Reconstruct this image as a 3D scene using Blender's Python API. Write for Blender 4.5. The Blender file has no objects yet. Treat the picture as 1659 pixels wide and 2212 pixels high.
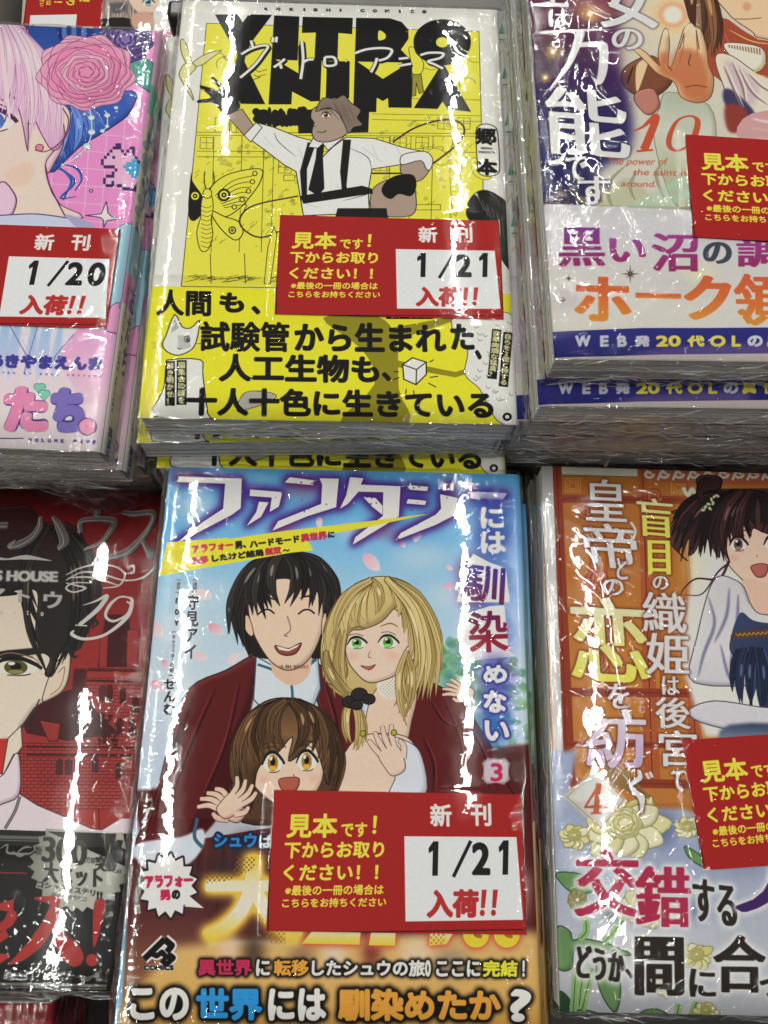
import bpy, bmesh, math, random
import numpy as np
from mathutils import Matrix, Vector

sc = bpy.context.scene
COL = sc.collection
MM = 0.001

# ------------------------------------------------------------------ camera
F_PX, PITCH, ROLL, CAM_H = 1700.0, 0.301178, 0.097840, 0.36      # focal length in units of a 1659 x 2212 frame
def cam_axes():
    r = np.array([1, 0, 0.]); fw = np.array([0, math.sin(PITCH), -math.cos(PITCH)]); up = np.cross(r, fw)
    c, s = math.cos(ROLL), math.sin(ROLL)
    return np.array([c*r + s*up, -s*r + c*up, -fw])
CR = cam_axes()
cd = bpy.data.cameras.new('camera'); cam = bpy.data.objects.new('camera', cd); COL.objects.link(cam)
cd.sensor_fit = 'VERTICAL'; cd.sensor_height = 24.0; cd.lens = 24.0*F_PX/2212.0
cd.clip_start = 0.01; cd.clip_end = 50
cam.matrix_world = Matrix.Translation((0, 0, CAM_H)) @ Matrix([[CR[0][i], CR[1][i], CR[2][i]] for i in range(3)]).to_4x4()
sc.camera = cam

# ------------------------------------------------------------------ light: dim shop interior + four rows of ceiling tubes
w = bpy.data.worlds.new('World'); sc.world = w; w.use_nodes = True
wn = w.node_tree; bg = wn.nodes['Background']
bg.inputs[0].default_value = (0.86, 0.93, 1.0, 1); bg.inputs[1].default_value = 0.05
TUBE_Z = 2.1
TUBES = [(-0.80, (-1.3, 0.12), (0.42, 1.7), (2.0, 3.2)), (-0.52, (-0.35, 0.78), (1.9, 3.1)),
         (0.30, (-0.12, 0.9), (1.3, 2.6)), (0.67, (-0.45, 0.85), (1.55, 2.9))]
TUBE_W = 6.9
for x0, *segs in TUBES:
    for a, b in segs:
        ld = bpy.data.lights.new('ceiling_tube', 'AREA'); ld.shape = 'RECTANGLE'
        ld.size = 0.015; ld.size_y = (b-a)*0.98; ld.energy = TUBE_W*(b-a); ld.color = (1.0, 0.985, 0.92)
        lo = bpy.data.objects.new('ceiling_tube', ld); COL.objects.link(lo)
        ym = (a+b)/2; lo.location = (x0 - 0.085*ym, ym, TUBE_Z); lo.rotation_euler = (0, 0, 0.085)
sc.view_settings.view_transform = 'Standard'; sc.view_settings.look = 'None'
sc.view_settings.exposure = 0.0; sc.view_settings.gamma = 1.0
sc.cycles.transparent_max_bounces = 40; sc.cycles.max_bounces = 8
sc.cycles.use_denoising = True; sc.cycles.sample_clamp_indirect = 4.0
sc.cycles.caustics_reflective = False; sc.cycles.caustics_refractive = False

# ------------------------------------------------------------------ raster engine for printed surfaces (flat print only)
def h2c(h):
    if isinstance(h, str):
        h = h.lstrip('#'); return np.array([int(h[i:i+2], 16)/255 for i in (0, 2, 4)], np.float32)
    return np.array(h, np.float32)
def unproj(px, py, z):
    """point of the photograph (1659 x 2212) -> world point at height z"""
    d = CR.T @ np.array([(px-829.5)/F_PX, -(py-1106.0)/F_PX, -1.0])
    t = (z-CAM_H)/d[2]
    return np.array([0, 0, CAM_H]) + d*t
FR = {'f1': (0, 0, 2.183), 'f2': (500, 0, 1.0369), 'f3': (500, 800, 1.0369), 'f4': (1950, 0, 1.5447), 'f5': (1950, 900, 1.5447),
      'f6': (0, 900, 1.9237), 'g1': (0, 1900, 1.9237), 'g2': (0, 2950, 2.0447), 'g3': (450, 1750, .948), 'g4': (450, 2500, .948),
      'g5': (450, 3200, .948), 'g6': (2050, 1750, 1.7033), 'g7': (2050, 2850, 1.7033), 'k1': (800, 40, 2.765), 'k2': (1350, 40, 2.765), 'D': (0, 0, .54861), 'h1': (0, 0, 2.07375)}

def blur(a, r):
    r = int(round(r))
    if r < 1: return a
    for _ in range(2):
        for ax in (0, 1):
            p = [(0, 0), (0, 0)]; p[ax] = (r+1, r)
            c = np.cumsum(np.pad(a, p, mode='edge'), axis=ax)
            n = a.shape[ax]
            a = (c[2*r+1:2*r+1+n] - c[:n])/(2*r+1) if ax == 0 else (c[:, 2*r+1:2*r+1+n] - c[:, :n])/(2*r+1)
    return a
def dil(a, r, rx=None):
    """grey dilation: round by r, or horizontal only by rx"""
    if rx:
        o = a.copy(); k = int(math.ceil(rx)); fr = rx-(k-1)
        for i in range(1, k+1):
            f = 1.0 if i < k else fr
            o[:, i:] = np.maximum(o[:, i:], a[:, :-i]*f); o[:, :-i] = np.maximum(o[:, :-i], a[:, i:]*f)
        return o
    k = int(math.ceil(r)); o = a.copy()
    for dy in range(-k, k+1):
        for dx in range(-k, k+1):
            d = math.hypot(dx, dy)
            f = min(1.0, max(0.0, r-d+1.0)) if d > 0 else 1
            if f <= 0 or d == 0: continue
            ys, yd = (slice(max(0, -dy), a.shape[0]-max(0, dy)), slice(max(0, dy), a.shape[0]-max(0, -dy)))
            xs, xd = (slice(max(0, -dx), a.shape[1]-max(0, dx)), slice(max(0, dx), a.shape[1]-max(0, -dx)))
            o[yd, xd] = np.maximum(o[yd, xd], a[ys, xs]*f)
    return o
def smooth(pts, closed=False, n=6):
    P = np.asarray(pts, float)
    if len(P) < 3: return P
    Q = np.vstack([P[-1:], P, P[:2]]) if closed else np.vstack([2*P[:1]-P[1:2], P, 2*P[-1:]-P[-2:-1]])
    m = len(P) if closed else len(P)-1
    t = np.linspace(0, 1, n, endpoint=False)[:, None]; out = []
    for i in range(m):
        a, b, c, d = Q[i], Q[i+1], Q[i+2], Q[i+3]
        out.append(.5*((2*b) + (-a+c)*t + (2*a-5*b+4*c-d)*t*t + (-a+3*b-3*c+d)*t**3))
    out = np.vstack(out)
    return out if closed else np.vstack([out, P[-1:]])
_glyph = {}
def glyphs(s):
    """triangles (n,3,2) of a line of text in em units"""
    if s in _glyph: return _glyph[s]
    cu = bpy.data.curves.new('t', 'FONT'); cu.body = s; cu.resolution_u = 5
    o = bpy.data.objects.new('t', cu); COL.objects.link(o)
    dg = bpy.context.evaluated_depsgraph_get(); dg.update()
    ev = o.evaluated_get(dg); m = ev.to_mesh(); m.calc_loop_triangles()
    v = np.empty(len(m.vertices)*3, np.float32); m.vertices.foreach_get('co', v); v = v.reshape(-1, 3)[:, :2]
    t = np.empty(len(m.loop_triangles)*3, np.int32); m.loop_triangles.foreach_get('vertices', t)
    r = v[t].reshape(-1, 3, 2).astype(float)
    ev.to_mesh_clear(); bpy.data.objects.remove(o); bpy.data.curves.remove(cu)
    _glyph[s] = r
    return r

class Canvas:
    def __init__(s, W, H, pose, bgc, ppm=8, wx=0, z=None):
        s.W, s.H, s.ppm = W, H, ppm; s.pose = pose; s.z = z
        s.w, s.h = int((W+wx)*ppm), int(H*ppm)
        s.a = np.ones((s.h, s.w, 3), np.float32)*h2c(bgc)
        s.fr = None; s.clip = None; s.shade = .30
        X, Y, Z, a = pose; s.c, s.s_ = math.cos(a), math.sin(a)
    def frame(s, f): s.fr = f; return s
    def P(s, pts):
        pts = np.asarray(pts, float).reshape(-1, 2)
        if s.fr == 'mm': return pts*s.ppm
        if s.fr == 'px': return pts
        ox, oy, k = FR[s.fr]
        D = np.stack([(ox+pts[:, 0]/k)/1.82278, (oy+pts[:, 1]/k)/1.82278], 1)
        d = np.stack([(D[:, 0]-829.5)/F_PX, -(D[:, 1]-1106.0)/F_PX, -np.ones(len(D))], 1) @ CR
        t = (s.pose[2]-CAM_H)/d[:, 2]
        x = d[:, 0]*t-s.pose[0]; y = d[:, 1]*t-s.pose[1]
        lx = (x*s.c+y*s.s_)*1000; ly = (-x*s.s_+y*s.c)*1000
        return np.stack([(lx+s.W/2)*s.ppm, (s.H/2-ly)*s.ppm], 1)
    def cover(s, polys, pad=0, SS=4, orient=True):
        """anti-aliased coverage of closed polygons -> (mask, y0, x0)"""
        allp = np.vstack(polys)
        x0 = int(max(0, math.floor(allp[:, 0].min())-pad-1)); x1 = int(min(s.w, math.ceil(allp[:, 0].max())+pad+2))
        y0 = int(max(0, math.floor(allp[:, 1].min())-pad-1)); y1 = int(min(s.h, math.ceil(allp[:, 1].max())+pad+2))
        if x1 <= x0 or y1 <= y0: return None
        w_, h_ = x1-x0, y1-y0
        E = []
        for p in polys:
            q = np.roll(p, -1, 0)
            if orient and (p[:, 0]*q[:, 1]-q[:, 0]*p[:, 1]).sum() < 0: p, q = q, p
            E.append(np.hstack([p, q]))
        E = np.vstack(E)-np.array([x0, y0, x0, y0]); sg = np.sign(E[:, 3]-E[:, 1]); k = sg != 0; E, sg = E[k], sg[k]
        sw = sg < 0; A = E.copy(); A[sw] = E[sw][:, [2, 3, 0, 1]]
        r0 = np.clip(np.ceil(A[:, 1]*SS-.5), 0, h_*SS).astype(int); r1 = np.clip(np.ceil(A[:, 3]*SS-.5), 0, h_*SS).astype(int)
        n = np.maximum(r1-r0, 0); tot = n.sum()
        if tot == 0: return None
        idx = np.repeat(np.arange(len(n)), n); off = np.arange(tot)-np.repeat(np.cumsum(n)-n, n)
        row = r0[idx]+off; yc = (row+.5)/SS; B = A[idx]
        x = B[:, 0]+(B[:, 2]-B[:, 0])*(yc-B[:, 1])/(B[:, 3]-B[:, 1]); x = np.clip(x, 0, w_-1e-3)
        ix = x.astype(int); f = x-ix; sv = -sg[idx]/SS; r = row//SS
        acc = np.bincount(r*(w_+2)+ix, sv*(1-f), h_*(w_+2)) + np.bincount(r*(w_+2)+ix+1, sv*f, h_*(w_+2))
        m = np.clip(np.abs(np.cumsum(acc.reshape(h_, w_+2), 1)[:, :w_]), 0, 1).astype(np.float32)
        return m, y0, x0
    def put(s, m, y0, x0, col, al=1.0):
        h_, w_ = m.shape; v = s.a[y0:y0+h_, x0:x0+w_]
        if s.clip is not None: m = m*s.clip[y0:y0+h_, x0:x0+w_]
        if isinstance(col, tuple) and col and col[0] in ('v', 'h', 'd'):
            st = [h2c(c) for c in col[1:]]; n = len(st)-1
            nz = np.argwhere(m > .3)
            if not len(nz): return
            (a0, b0), (a1, b1) = nz.min(0), nz.max(0)
            ty = np.clip((np.arange(h_)-a0)/max(1, a1-a0), 0, 1)[:, None]; tx = np.clip((np.arange(w_)-b0)/max(1, b1-b0), 0, 1)[None]
            t = ty+0*tx if col[0] == 'v' else (tx+0*ty if col[0] == 'h' else (tx+ty)/2)
            t = t*n; i = np.minimum(t.astype(int), n-1); f = (t-i)[..., None]; S = np.array(st)
            c = S[i]*(1-f)+S[i+1]*f
        else: c = h2c(col)
        mm = (m*al)[..., None]; v[:] = v*(1-mm)+c*mm
    def _draw(s, polys, col, al=1, b=0, soft=0, mincho=0, out=(), glow=None, hole=None, orient=True):
        mx = b+mincho+soft*3+max([o[0] for o in out] or [0])+(glow[0]*3+(glow[3] if glow and len(glow) > 3 else 0) if glow else 0)
        r = s.cover(polys, pad=int(mx)+2, orient=orient)
        if r is None: return None
        m, y0, x0 = r
        if b: m = dil(m, b)
        if mincho: m = dil(m, 0, mincho)
        if glow:
            g = blur(dil(m, glow[3]) if len(glow) > 3 else m, glow[0]); s.put(np.clip(g*1.6, 0, 1), y0, x0, glow[1], glow[2])
        for rr, c in sorted(out, key=lambda o: -o[0]): s.put(dil(m, rr), y0, x0, c)
        if soft: m = blur(m, soft)
        s.put(m, y0, x0, col, al)
        return m, y0, x0
    def poly(s, pts, col, sm=0, line=None, **k):
        p = s.P(pts)
        if sm: p = smooth(p, True, sm)
        r = s._draw([p], col, **k)
        if line and r and s.shade and min(r[0].shape) > 12 and not k.get('glow'):
            # soft drawn shading inside the outline, as an airbrushed illustration has
            m, y0, x0 = r; d = int(max(2, min(9, min(m.shape)*.07))); sh = np.zeros_like(m); sh[:-d, :-d] = m[d:, d:]; sh = blur(sh, d*.9)
            s.put(m*np.clip(1-sh*1.25, 0, 1), y0, x0, [v*.55 for v in h2c(line[0])], s.shade)
            hl = np.zeros_like(m); hl[d:, d:] = m[:-d, :-d]; s.put(m*np.clip(.75-blur(hl, d), 0, 1), y0, x0, '#fff6ee', s.shade*.55)
        if line: s._stroke(np.vstack([p, p[:1]]), line[0], line[1])
        return r
    def _stroke(s, p, col, w, taper=False, **k):
        w = np.full(len(p), w/2.) if np.isscalar(w) else np.interp(np.linspace(0, 1, len(p)), np.linspace(0, 1, len(w)), w)/2
        if taper: w = w*np.sqrt(np.clip(np.sin(np.linspace(.04, math.pi-.04, len(p))), 0, 1))
        d = np.diff(p, axis=0); L = np.hypot(*d.T)+1e-9; nr = np.stack([-d[:, 1], d[:, 0]], 1)/L[:, None]
        qs = [np.array([p[i]+nr[i]*w[i], p[i+1]+nr[i]*w[i+1], p[i+1]-nr[i]*w[i+1], p[i]-nr[i]*w[i]]) for i in range(len(d))]
        an = np.linspace(0, 2*math.pi, 9)[:-1]; cs = np.stack([np.cos(an), np.sin(an)], 1)
        qs += [p[i]+cs*w[i] for i in range(1, len(p)-1) if w[i] > .8]
        return s._draw(qs, col, **k)
    def line(s, pts, col='#1c1a1a', w=2.0, sm=6, taper=False, **k):
        p = s.P(pts)
        if sm and len(p) > 2: p = smooth(p, False, sm)
        return s._stroke(p, col, w, taper, **k)
    def ell(s, c, rx, ry, col, rot=0, **k):
        an = np.linspace(0, 2*math.pi, 41)[:-1]; x, y = np.cos(an)*rx, np.sin(an)*ry
        cr, sr = math.cos(rot), math.sin(rot)
        return s.poly(np.stack([c[0]+x*cr-y*sr, c[1]+x*sr+y*cr], 1), col, **k)
    def glow(s, c, rx, ry, col, al=1, rot=0):
        p = s.P([c, (c[0]+rx, c[1]), (c[0], c[1]+ry)]); R = max(2, (abs(p[1]-p[0]).max()+abs(p[2]-p[0]).max())/2)
        s.ell(c, rx*.7, ry*.7, col, rot, soft=R*.33, al=al)
    def T(s, t, TL, TR, BL, col, ink=True, **k):
        """one line of lettering; the three corners bound its ink"""
        g = glyphs(t)
        if not len(g): return
        q = s.P([TL, TR, BL]); lo, hi = g.reshape(-1, 2).min(0), g.reshape(-1, 2).max(0)
        if 'b' in k: k['b'] *= .78
        e = k.get('b', 0); ex, ey = q[1]-q[0], q[2]-q[0]; lx, ly = np.hypot(*ex), np.hypot(*ey)
        eh = e+k.get('mincho', 0)*.8; ix = ex/lx*min(eh, lx*.2); iy = ey/ly*min(e, ly*.2); q = np.array([q[0]+ix+iy, q[1]-ix+iy, q[2]+ix-iy])
        u = (g[..., 0]-lo[0])/(hi[0]-lo[0]); v = (hi[1]-g[..., 1])/(hi[1]-lo[1])
        p = q[0]+u[..., None]*(q[1]-q[0])+v[..., None]*(q[2]-q[0])
        return s._draw(list(p), col, **k)
    def VT(s, t, TL, TR, BL, col, **k):
        """a vertical column of lettering in equal cells"""
        q = s.P([TL, TR, BL]); n = len(t); ps = []
        for i, ch in enumerate(t):
            if ch == ' ': continue
            g = glyphs(ch); u, v = g[..., 0].copy(), g[..., 1].copy()
            if ord(ch) < 128: u = u+(.5-(u.min()+u.max())/2)
            v = .86-v
            if ch in 'ー～「」（）()[]〔〕―': u, v = 1-v, u
            if ch in '、。': u, v = u+.55, v-.55
            ps += list(q[0]+u[..., None]*(q[1]-q[0])+((i+v)/n)[..., None]*(q[2]-q[0]))
        return s._draw(ps, col, **k)
    def TR(s, t, x0, x1, y, h, col, sl=0, ar=.95, **k):
        """widely tracked capitals"""
        n = len(t)
        for i, ch in enumerate(t):
            if ch == ' ': continue
            x = x0+(x1-x0)*(i+.5)/n; yy = y+sl*(x-x0); wd = h*ar*(.35 if ch == 'I' else 1)/2; s.T(ch, (x-wd, yy-h/2), (x+wd, yy-h/2+wd*2*sl), (x-wd, yy+h/2), col, **k)
    def rect(s, x0, y0, x1, y1, col, **k): return s.poly([(x0, y0), (x1, y0), (x1, y1), (x0, y1)], col, **k)
    def tone(s, pts, col, pitch=5, dot=.32, sm=0, al=1):
        """halftone dots inside a polygon (printed screen tone)"""
        p = s.P(pts); p = smooth(p, True, sm) if sm else p
        r = s.cover([p])
        if r is None: return
        m, y0, x0 = r; yy, xx = np.mgrid[y0:y0+m.shape[0], x0:x0+m.shape[1]]
        d = (np.cos((xx+yy)*math.pi/pitch)+np.cos((xx-yy)*math.pi/pitch))/4+.5
        s.put(m*np.clip((d-(1-dot))*4+.5, 0, 1), y0, x0, col, al)
    def mask(s, pts, sm=0):
        """limit later drawing to a polygon"""
        s.clip = None
        if pts is None: return
        p = s.P(pts); p = smooth(p, True, sm) if sm else p
        r = s.cover([p]); z = np.zeros((s.h, s.w), np.float32)
        if r: z[r[1]:r[1]+r[0].shape[0], r[2]:r[2]+r[0].shape[1]] = r[0]
        s.clip = z
    def image(s, name, gain=1.32):
        a = np.clip(s.a, 0, 1); lin = np.where(a <= .04045, a/12.92, ((a+.055)/1.055)**2.4)*gain
        mx = lin.max(2, keepdims=True); lin = np.where(mx > .84, lin*(.84/np.maximum(mx, 1e-6)), lin)
        e = np.where(lin <= .0031308, lin*12.92, 1.055*lin**(1/2.4)-.055)
        im = bpy.data.images.new(name, s.w, s.h)
        buf = np.ones((s.h, s.w, 4), np.float32); buf[..., :3] = e[::-1]
        im.pixels.foreach_set(buf.ravel()); im.update(); im.pack()
        return im

class FilmMap(Canvas):
    """height field (mm) of wrinkles in clear film -> tangent-space normal map"""
    def __init__(s, W, H, S, seed, pose=(0, 0, 0, 0)):
        super().__init__(W+2*S, H+2*S, pose, '#000000', 8); s.hh = np.zeros((s.h, s.w), np.float32); s.S = S; s.bW, s.bH = W, H; s.fr = 'mm'; s.rng = np.random.default_rng(seed)
    def put(s, m, y0, x0, col, al=1.0): s.hh[y0:y0+m.shape[0], x0:x0+m.shape[1]] += m*al
    def L(s, x, y): return (x+s.bW/2+s.S, s.bH/2+s.S-y)      # book-local mm (y up) -> map mm
    def crease(s, x, y, a, ln, h, w=2.2, bend=.12, wig=0):
        h = h*1.7; w = w*1.15
        r = s.rng; c, q = math.cos(a), math.sin(a); b = r.normal(0, bend)*ln; P = []
        n = 5 if not wig else max(5, int(ln/1.2))
        for i in range(n):
            t = i/(n-1)-.5; v = b*(1-4*t*t)+(wig*r.normal() if wig else 0); P.append(s.L(x+t*ln*c-v*q, y+t*ln*q+v*c))
        s._stroke(smooth(np.array(P)*s.ppm, False, 5), None, w, True, soft=1, al=h)
    def field(s, n, box, ang, spread, L=(3, 14), h=(.01, .035), w=(1.6, 3.2), wig=0):
        r = s.rng
        for _ in range(n): s.crease(r.uniform(box[0], box[1]), r.uniform(box[2], box[3]), math.radians(r.normal(ang, spread)), r.uniform(*L), r.uniform(*h)*(1 if r.random() > .3 else -1), r.uniform(*w), wig=wig)
    def comb(s, side, y0, y1, gap=1.3, L=(1.2, 4.5), h=(.012, .035), inset=1.5):
        """short puckers square to an edge"""
        r = s.rng; y = y0
        while y < y1:
            ln = r.uniform(*L); d = inset+abs(r.normal(0, 1.0))+ln/2
            if side in 'lr': x = -s.bW/2+d if side == 'l' else s.bW/2-d; s.crease(x, y, r.normal(.0, .35), ln, r.uniform(*h), r.uniform(1.6, 2.8), bend=.2)
            else: x = y; s.crease(x, -s.bH/2+d if side == 'b' else s.bH/2-d, math.pi/2+r.normal(0, .5), ln, r.uniform(*h), r.uniform(1.6, 2.8), bend=.2)
            y += gap*r.uniform(.4, 1.7)
    def image(s, name):
        r = s.rng; nz = blur(r.normal(0, 1, (s.h, s.w)).astype(np.float32), 1); nz2 = blur(blur(r.normal(0, 1, (s.h, s.w)).astype(np.float32), 3), 3)
        s.hh = s.hh+nz*.0009+nz2*.007
        gy, gx = np.gradient(s.hh, 1.0/s.ppm); gx, gy = np.clip(gx, -1.3, 1.3), np.clip(-gy, -1.3, 1.3)
        n = np.stack([-gx, -gy, np.ones_like(gx)], -1); n /= np.linalg.norm(n, axis=2, keepdims=True)
        im = bpy.data.images.new(name, s.w, s.h, float_buffer=True, is_data=True); buf = np.ones((s.h, s.w, 4), np.float32)
        buf[..., :3] = (n*.5+.5)[::-1]; im.pixels.foreach_set(buf.ravel()); im.update(); return im
# ------------------------------------------------------------------ printed artwork (generic figures; lettering as on the covers)
INK = '#1b1a1a'
POSE = {'A': (-.02963, .19804, .11440, .08647), 'B': (-.00873, .00829, .08763, .08133), 'C': (-.16806, .17487, .11130, .07122),
        'D': (.10316, .21878, .14300, .09363), 'E': (.12788, .02480, .08063, .06718), 'G': (-.14844, .00037, .04849, .07412)}
def eye(c, x, y, w, h, iris, rot=0, lash=INK, lw=4, white='#e4e0da'):
    cr, sr = math.cos(rot), math.sin(rot); R = lambda a, b: (x+a*w*cr-b*h*sr, y+a*w*sr+b*h*cr)
    c.poly([R(-.5, .1), R(-.25, -.4), R(.2, -.45), R(.5, 0), R(.3, .38), R(-.2, .42)], white, sm=5)
    c.ell(R(0, 0), w*.27, h*.42, iris, rot); c.ell(R(0, -.05), w*.13, h*.22, '#181414', rot)
    c.ell(R(0, .25), w*.17, h*.12, [min(1, v*1.7) for v in h2c(iris)], rot); c.ell(R(-.1, -.22), w*.08, h*.1, '#f4f2ee')
    c.line([R(-.55, .1), R(-.3, -.42), R(.1, -.52), R(.45, -.2), R(.6, .05)], lash, [lw*.5, lw*1.5, lw*1.3, lw]); c.line([R(-.2, .45), R(.15, .46), R(.35, .36)], lash, lw*.35)
    c.line([R(-.4, -.72), R(0, -.8), R(.4, -.6)], lash, lw*.35)
def brow(c, p, col=INK, w=3): c.line(p, col, w, taper=True)
def strands(c, S, col, w=2.0):
    for s in S: c.line(s, col, w, taper=True)
def fan(c, roots, tips, n, col, w=1.6, jit=4, seed=1):
    """n tapered strands between two polylines"""
    rg = random.Random(seed); A = smooth(np.array(roots, float), False, 8); B = smooth(np.array(tips, float), False, 8)
    for i in range(n):
        t = (i+.5)/n; a = A[int(t*(len(A)-1))]; b = B[int(t*(len(B)-1))]; m = (a+b)/2+np.array([rg.uniform(-jit, jit), rg.uniform(-jit, jit)])
        c.line([a, m, b], col, w*rg.uniform(.5, 1.3), taper=True)
def mane(c, roots, tips, n, w, cols, out, bulge=.16, seed=1, gloss=None, jit=6):
    """layered tapering locks of drawn hair from a root line to a line of tips (given in drawing order)"""
    rg = random.Random(seed); A = smooth(np.array(roots, float), False, 12) if len(roots) > 1 else np.array(roots*2, float); B = smooth(np.array(tips, float), False, 12)
    order = list(range(n)); order.sort(key=lambda i: -abs(i-(n-1)/2)+rg.uniform(-2, 2))
    for i in order:
        t = (i+.5)/n; a = A[int(t*(len(A)-1))]; b = B[int(t*(len(B)-1))]+np.array([rg.uniform(-jit, jit), rg.uniform(-jit, jit)*2]); d = b-a; sd = 1 if d[0] > 0 else -1
        nr = np.array([d[1], -d[0]])*sd; P = [a, a+d*.3+nr*bulge*1.0, a+d*.68+nr*bulge*.95, b]; ww = w*rg.uniform(.7, 1.2)
        c.line(P, out, [ww*.55+3, ww+3, ww*.75+3, 1.6], sm=8); c.line(P, rg.choice(cols), [ww*.55, ww, ww*.75, .4], sm=8)
        for k in range(2):
            o = nr/np.hypot(*nr)*rg.uniform(-.22, .22)*w; c.line([p+o for p in P[:3]]+[b], rg.choice([out, cols[0]]), 1.2, taper=True)
        if gloss and rg.random() < .7: o = nr/np.hypot(*nr)*rg.uniform(-.1, .1)*w; c.line([a+d*.28+nr*bulge*.9+o, a+d*.4+nr*bulge+o, a+d*.52+nr*bulge+o], gloss, ww*.28, taper=True, soft=1)
def hand(c, x, y, a, s, kf=.73, mir=1, sk='#e4c8b2', ln='#5a3630', spread=.16, curl=.15):
    """drawn hand: palm, four unequal fingers and a thumb from the side of the palm; a points along the fingers"""
    R = lambda u, v: (x+s*(u*math.cos(a)-v*mir*math.sin(a)), y+s*(u*math.sin(a)+v*mir*math.cos(a)))
    fs = []
    for i, (v, L) in enumerate(((-.33, .72), (-.11, .92), (.11, 1.0), (.32, .88))):
        d = (i-1.5)*spread; fs.append(([R(.45, v), R(.55+L*.45, v+d*.45), R(.5+L*.95, v+d+curl*.5)], [.2, .19, .13]))
    th = ([R(-.1, .42), R(.3, .66), R(.62, .62)], [.22, .2, .13])
    pal = [R(-.55, -.28), R(-.1, -.42), R(.5, -.42), R(.58, 0), R(.5, .42), R(-.05, .46), R(-.55, .26)]
    for P, w in [th]+fs: c.line(P, ln, [q*s*kf+3.4 for q in w]); c.line(P, sk, [q*s*kf for q in w])
    c.poly(pal, sk, sm=5, line=(ln, 2)); 
    for P, w in [th]+fs: c.line(P[:2], sk, [q*s*kf*.9 for q in w[:2]]); c.line([P[1], P[2]], '#d2a890', 1.2)
    for P, w in fs: c.line([(P[0][0]*.6+P[1][0]*.4+2, P[0][1]*.6+P[1][1]*.4), (P[0][0]*.4+P[1][0]*.6+2, P[0][1]*.4+P[1][1]*.6)], '#b98672', 1.4, taper=True)
def rose(c, x, y, R, cols, line, n=5, lw=2.0, seed=0, sq=.86):
    rg = random.Random(seed)
    for k in range(n):
        r = R*(1-k/n)**.85; m = max(5, 9-k)
        pts = []
        for i in range(m*4):
            a = i/(m*4)*2*math.pi+k*.7; rr = r*(1+.055*math.sin(a*m+k)+rg.uniform(-.015, .015)); pts.append((x+rr*math.cos(a), y+rr*sq*math.sin(a)))
        c.poly(pts, cols[min(k, len(cols)-1)], sm=3, line=(line, lw))
        for i in range(m):
            a = i/m*2*math.pi+k*1.1; r2 = r*.74
            c.line([(x+r*math.cos(a), y+r*sq*math.sin(a)), (x+r*.9*math.cos(a+.35), y+r*.9*sq*math.sin(a+.35)), (x+r2*math.cos(a+.75), y+r2*sq*math.sin(a+.75))], line, lw*.8)

def card_art(day):
    c = Canvas(81, 41.2, (-.00648, .1689, .1144, .085), '#961f1e', 10).frame('f3')
    c.line([(616, 75), (611, 461), (1528, 461)], '#1f1412', 3.2, sm=0); c.line([(1518, 75), (1535, 461)], '#1f1412', 2.6, sm=0)
    Y = '#e6e04a'
    c.T('見本', (676, 120), (858, 122), (672, 190), Y, b=3.4); c.T('です', (870, 148), (964, 149), (870, 190), Y, b=2); c.T('！', (985, 130), (1000, 130), (981, 182), Y, b=2)
    c.T('下からお取り', (668, 202), (1026, 204), (664, 249), Y, b=2.4); c.T('ください！！', (666, 266), (1006, 268), (662, 313), Y, b=2.4)
    c.T('※最後の一冊の場合は', (672, 325), (1025, 326), (669, 355), Y, b=1.2); c.T('こちらをお持ちください', (662, 362), (1034, 363), (660, 389), Y, b=1.2)
    W = '#d6d4d0'
    c.T('新', (1188, 98), (1266, 99), (1190, 164), W, b=3.2); c.T('刊', (1334, 98), (1408, 99), (1336, 164), W, b=3.2)
    c.poly([(1097, 190), (1500, 197), (1524, 433), (1103, 433)], '#cfd0d2')
    def one(x): c.poly([(x+17, 206), (x+36, 206), (x+34, 304), (x+14, 304), (x+16, 232), (x+2, 240), (x, 226)], '#1b1a1c')
    one(1184); c.line([(1336, 206), (1274, 308)], '#1b1a1c', 11, sm=0)
    c.T('2', (1340, 210), (1406, 211), (1340, 304), '#1b1a1c', b=6)
    if day[-1] == '1': one(1436)
    else: c.T('0', (1424, 210), (1494, 211), (1424, 306), '#1b1a1c', b=6)
    c.T('入荷', (1180, 342), (1366, 344), (1178, 424), '#a52c2c', b=5.5)
    for dx in (1374, 1414):
        c.poly([(dx+2, 346), (dx+20, 346), (dx+13, 398), (dx-1, 398)], '#a52c2c'); c.ell((dx+4, 412), 9, 9, '#a52c2c')
    return c

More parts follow.
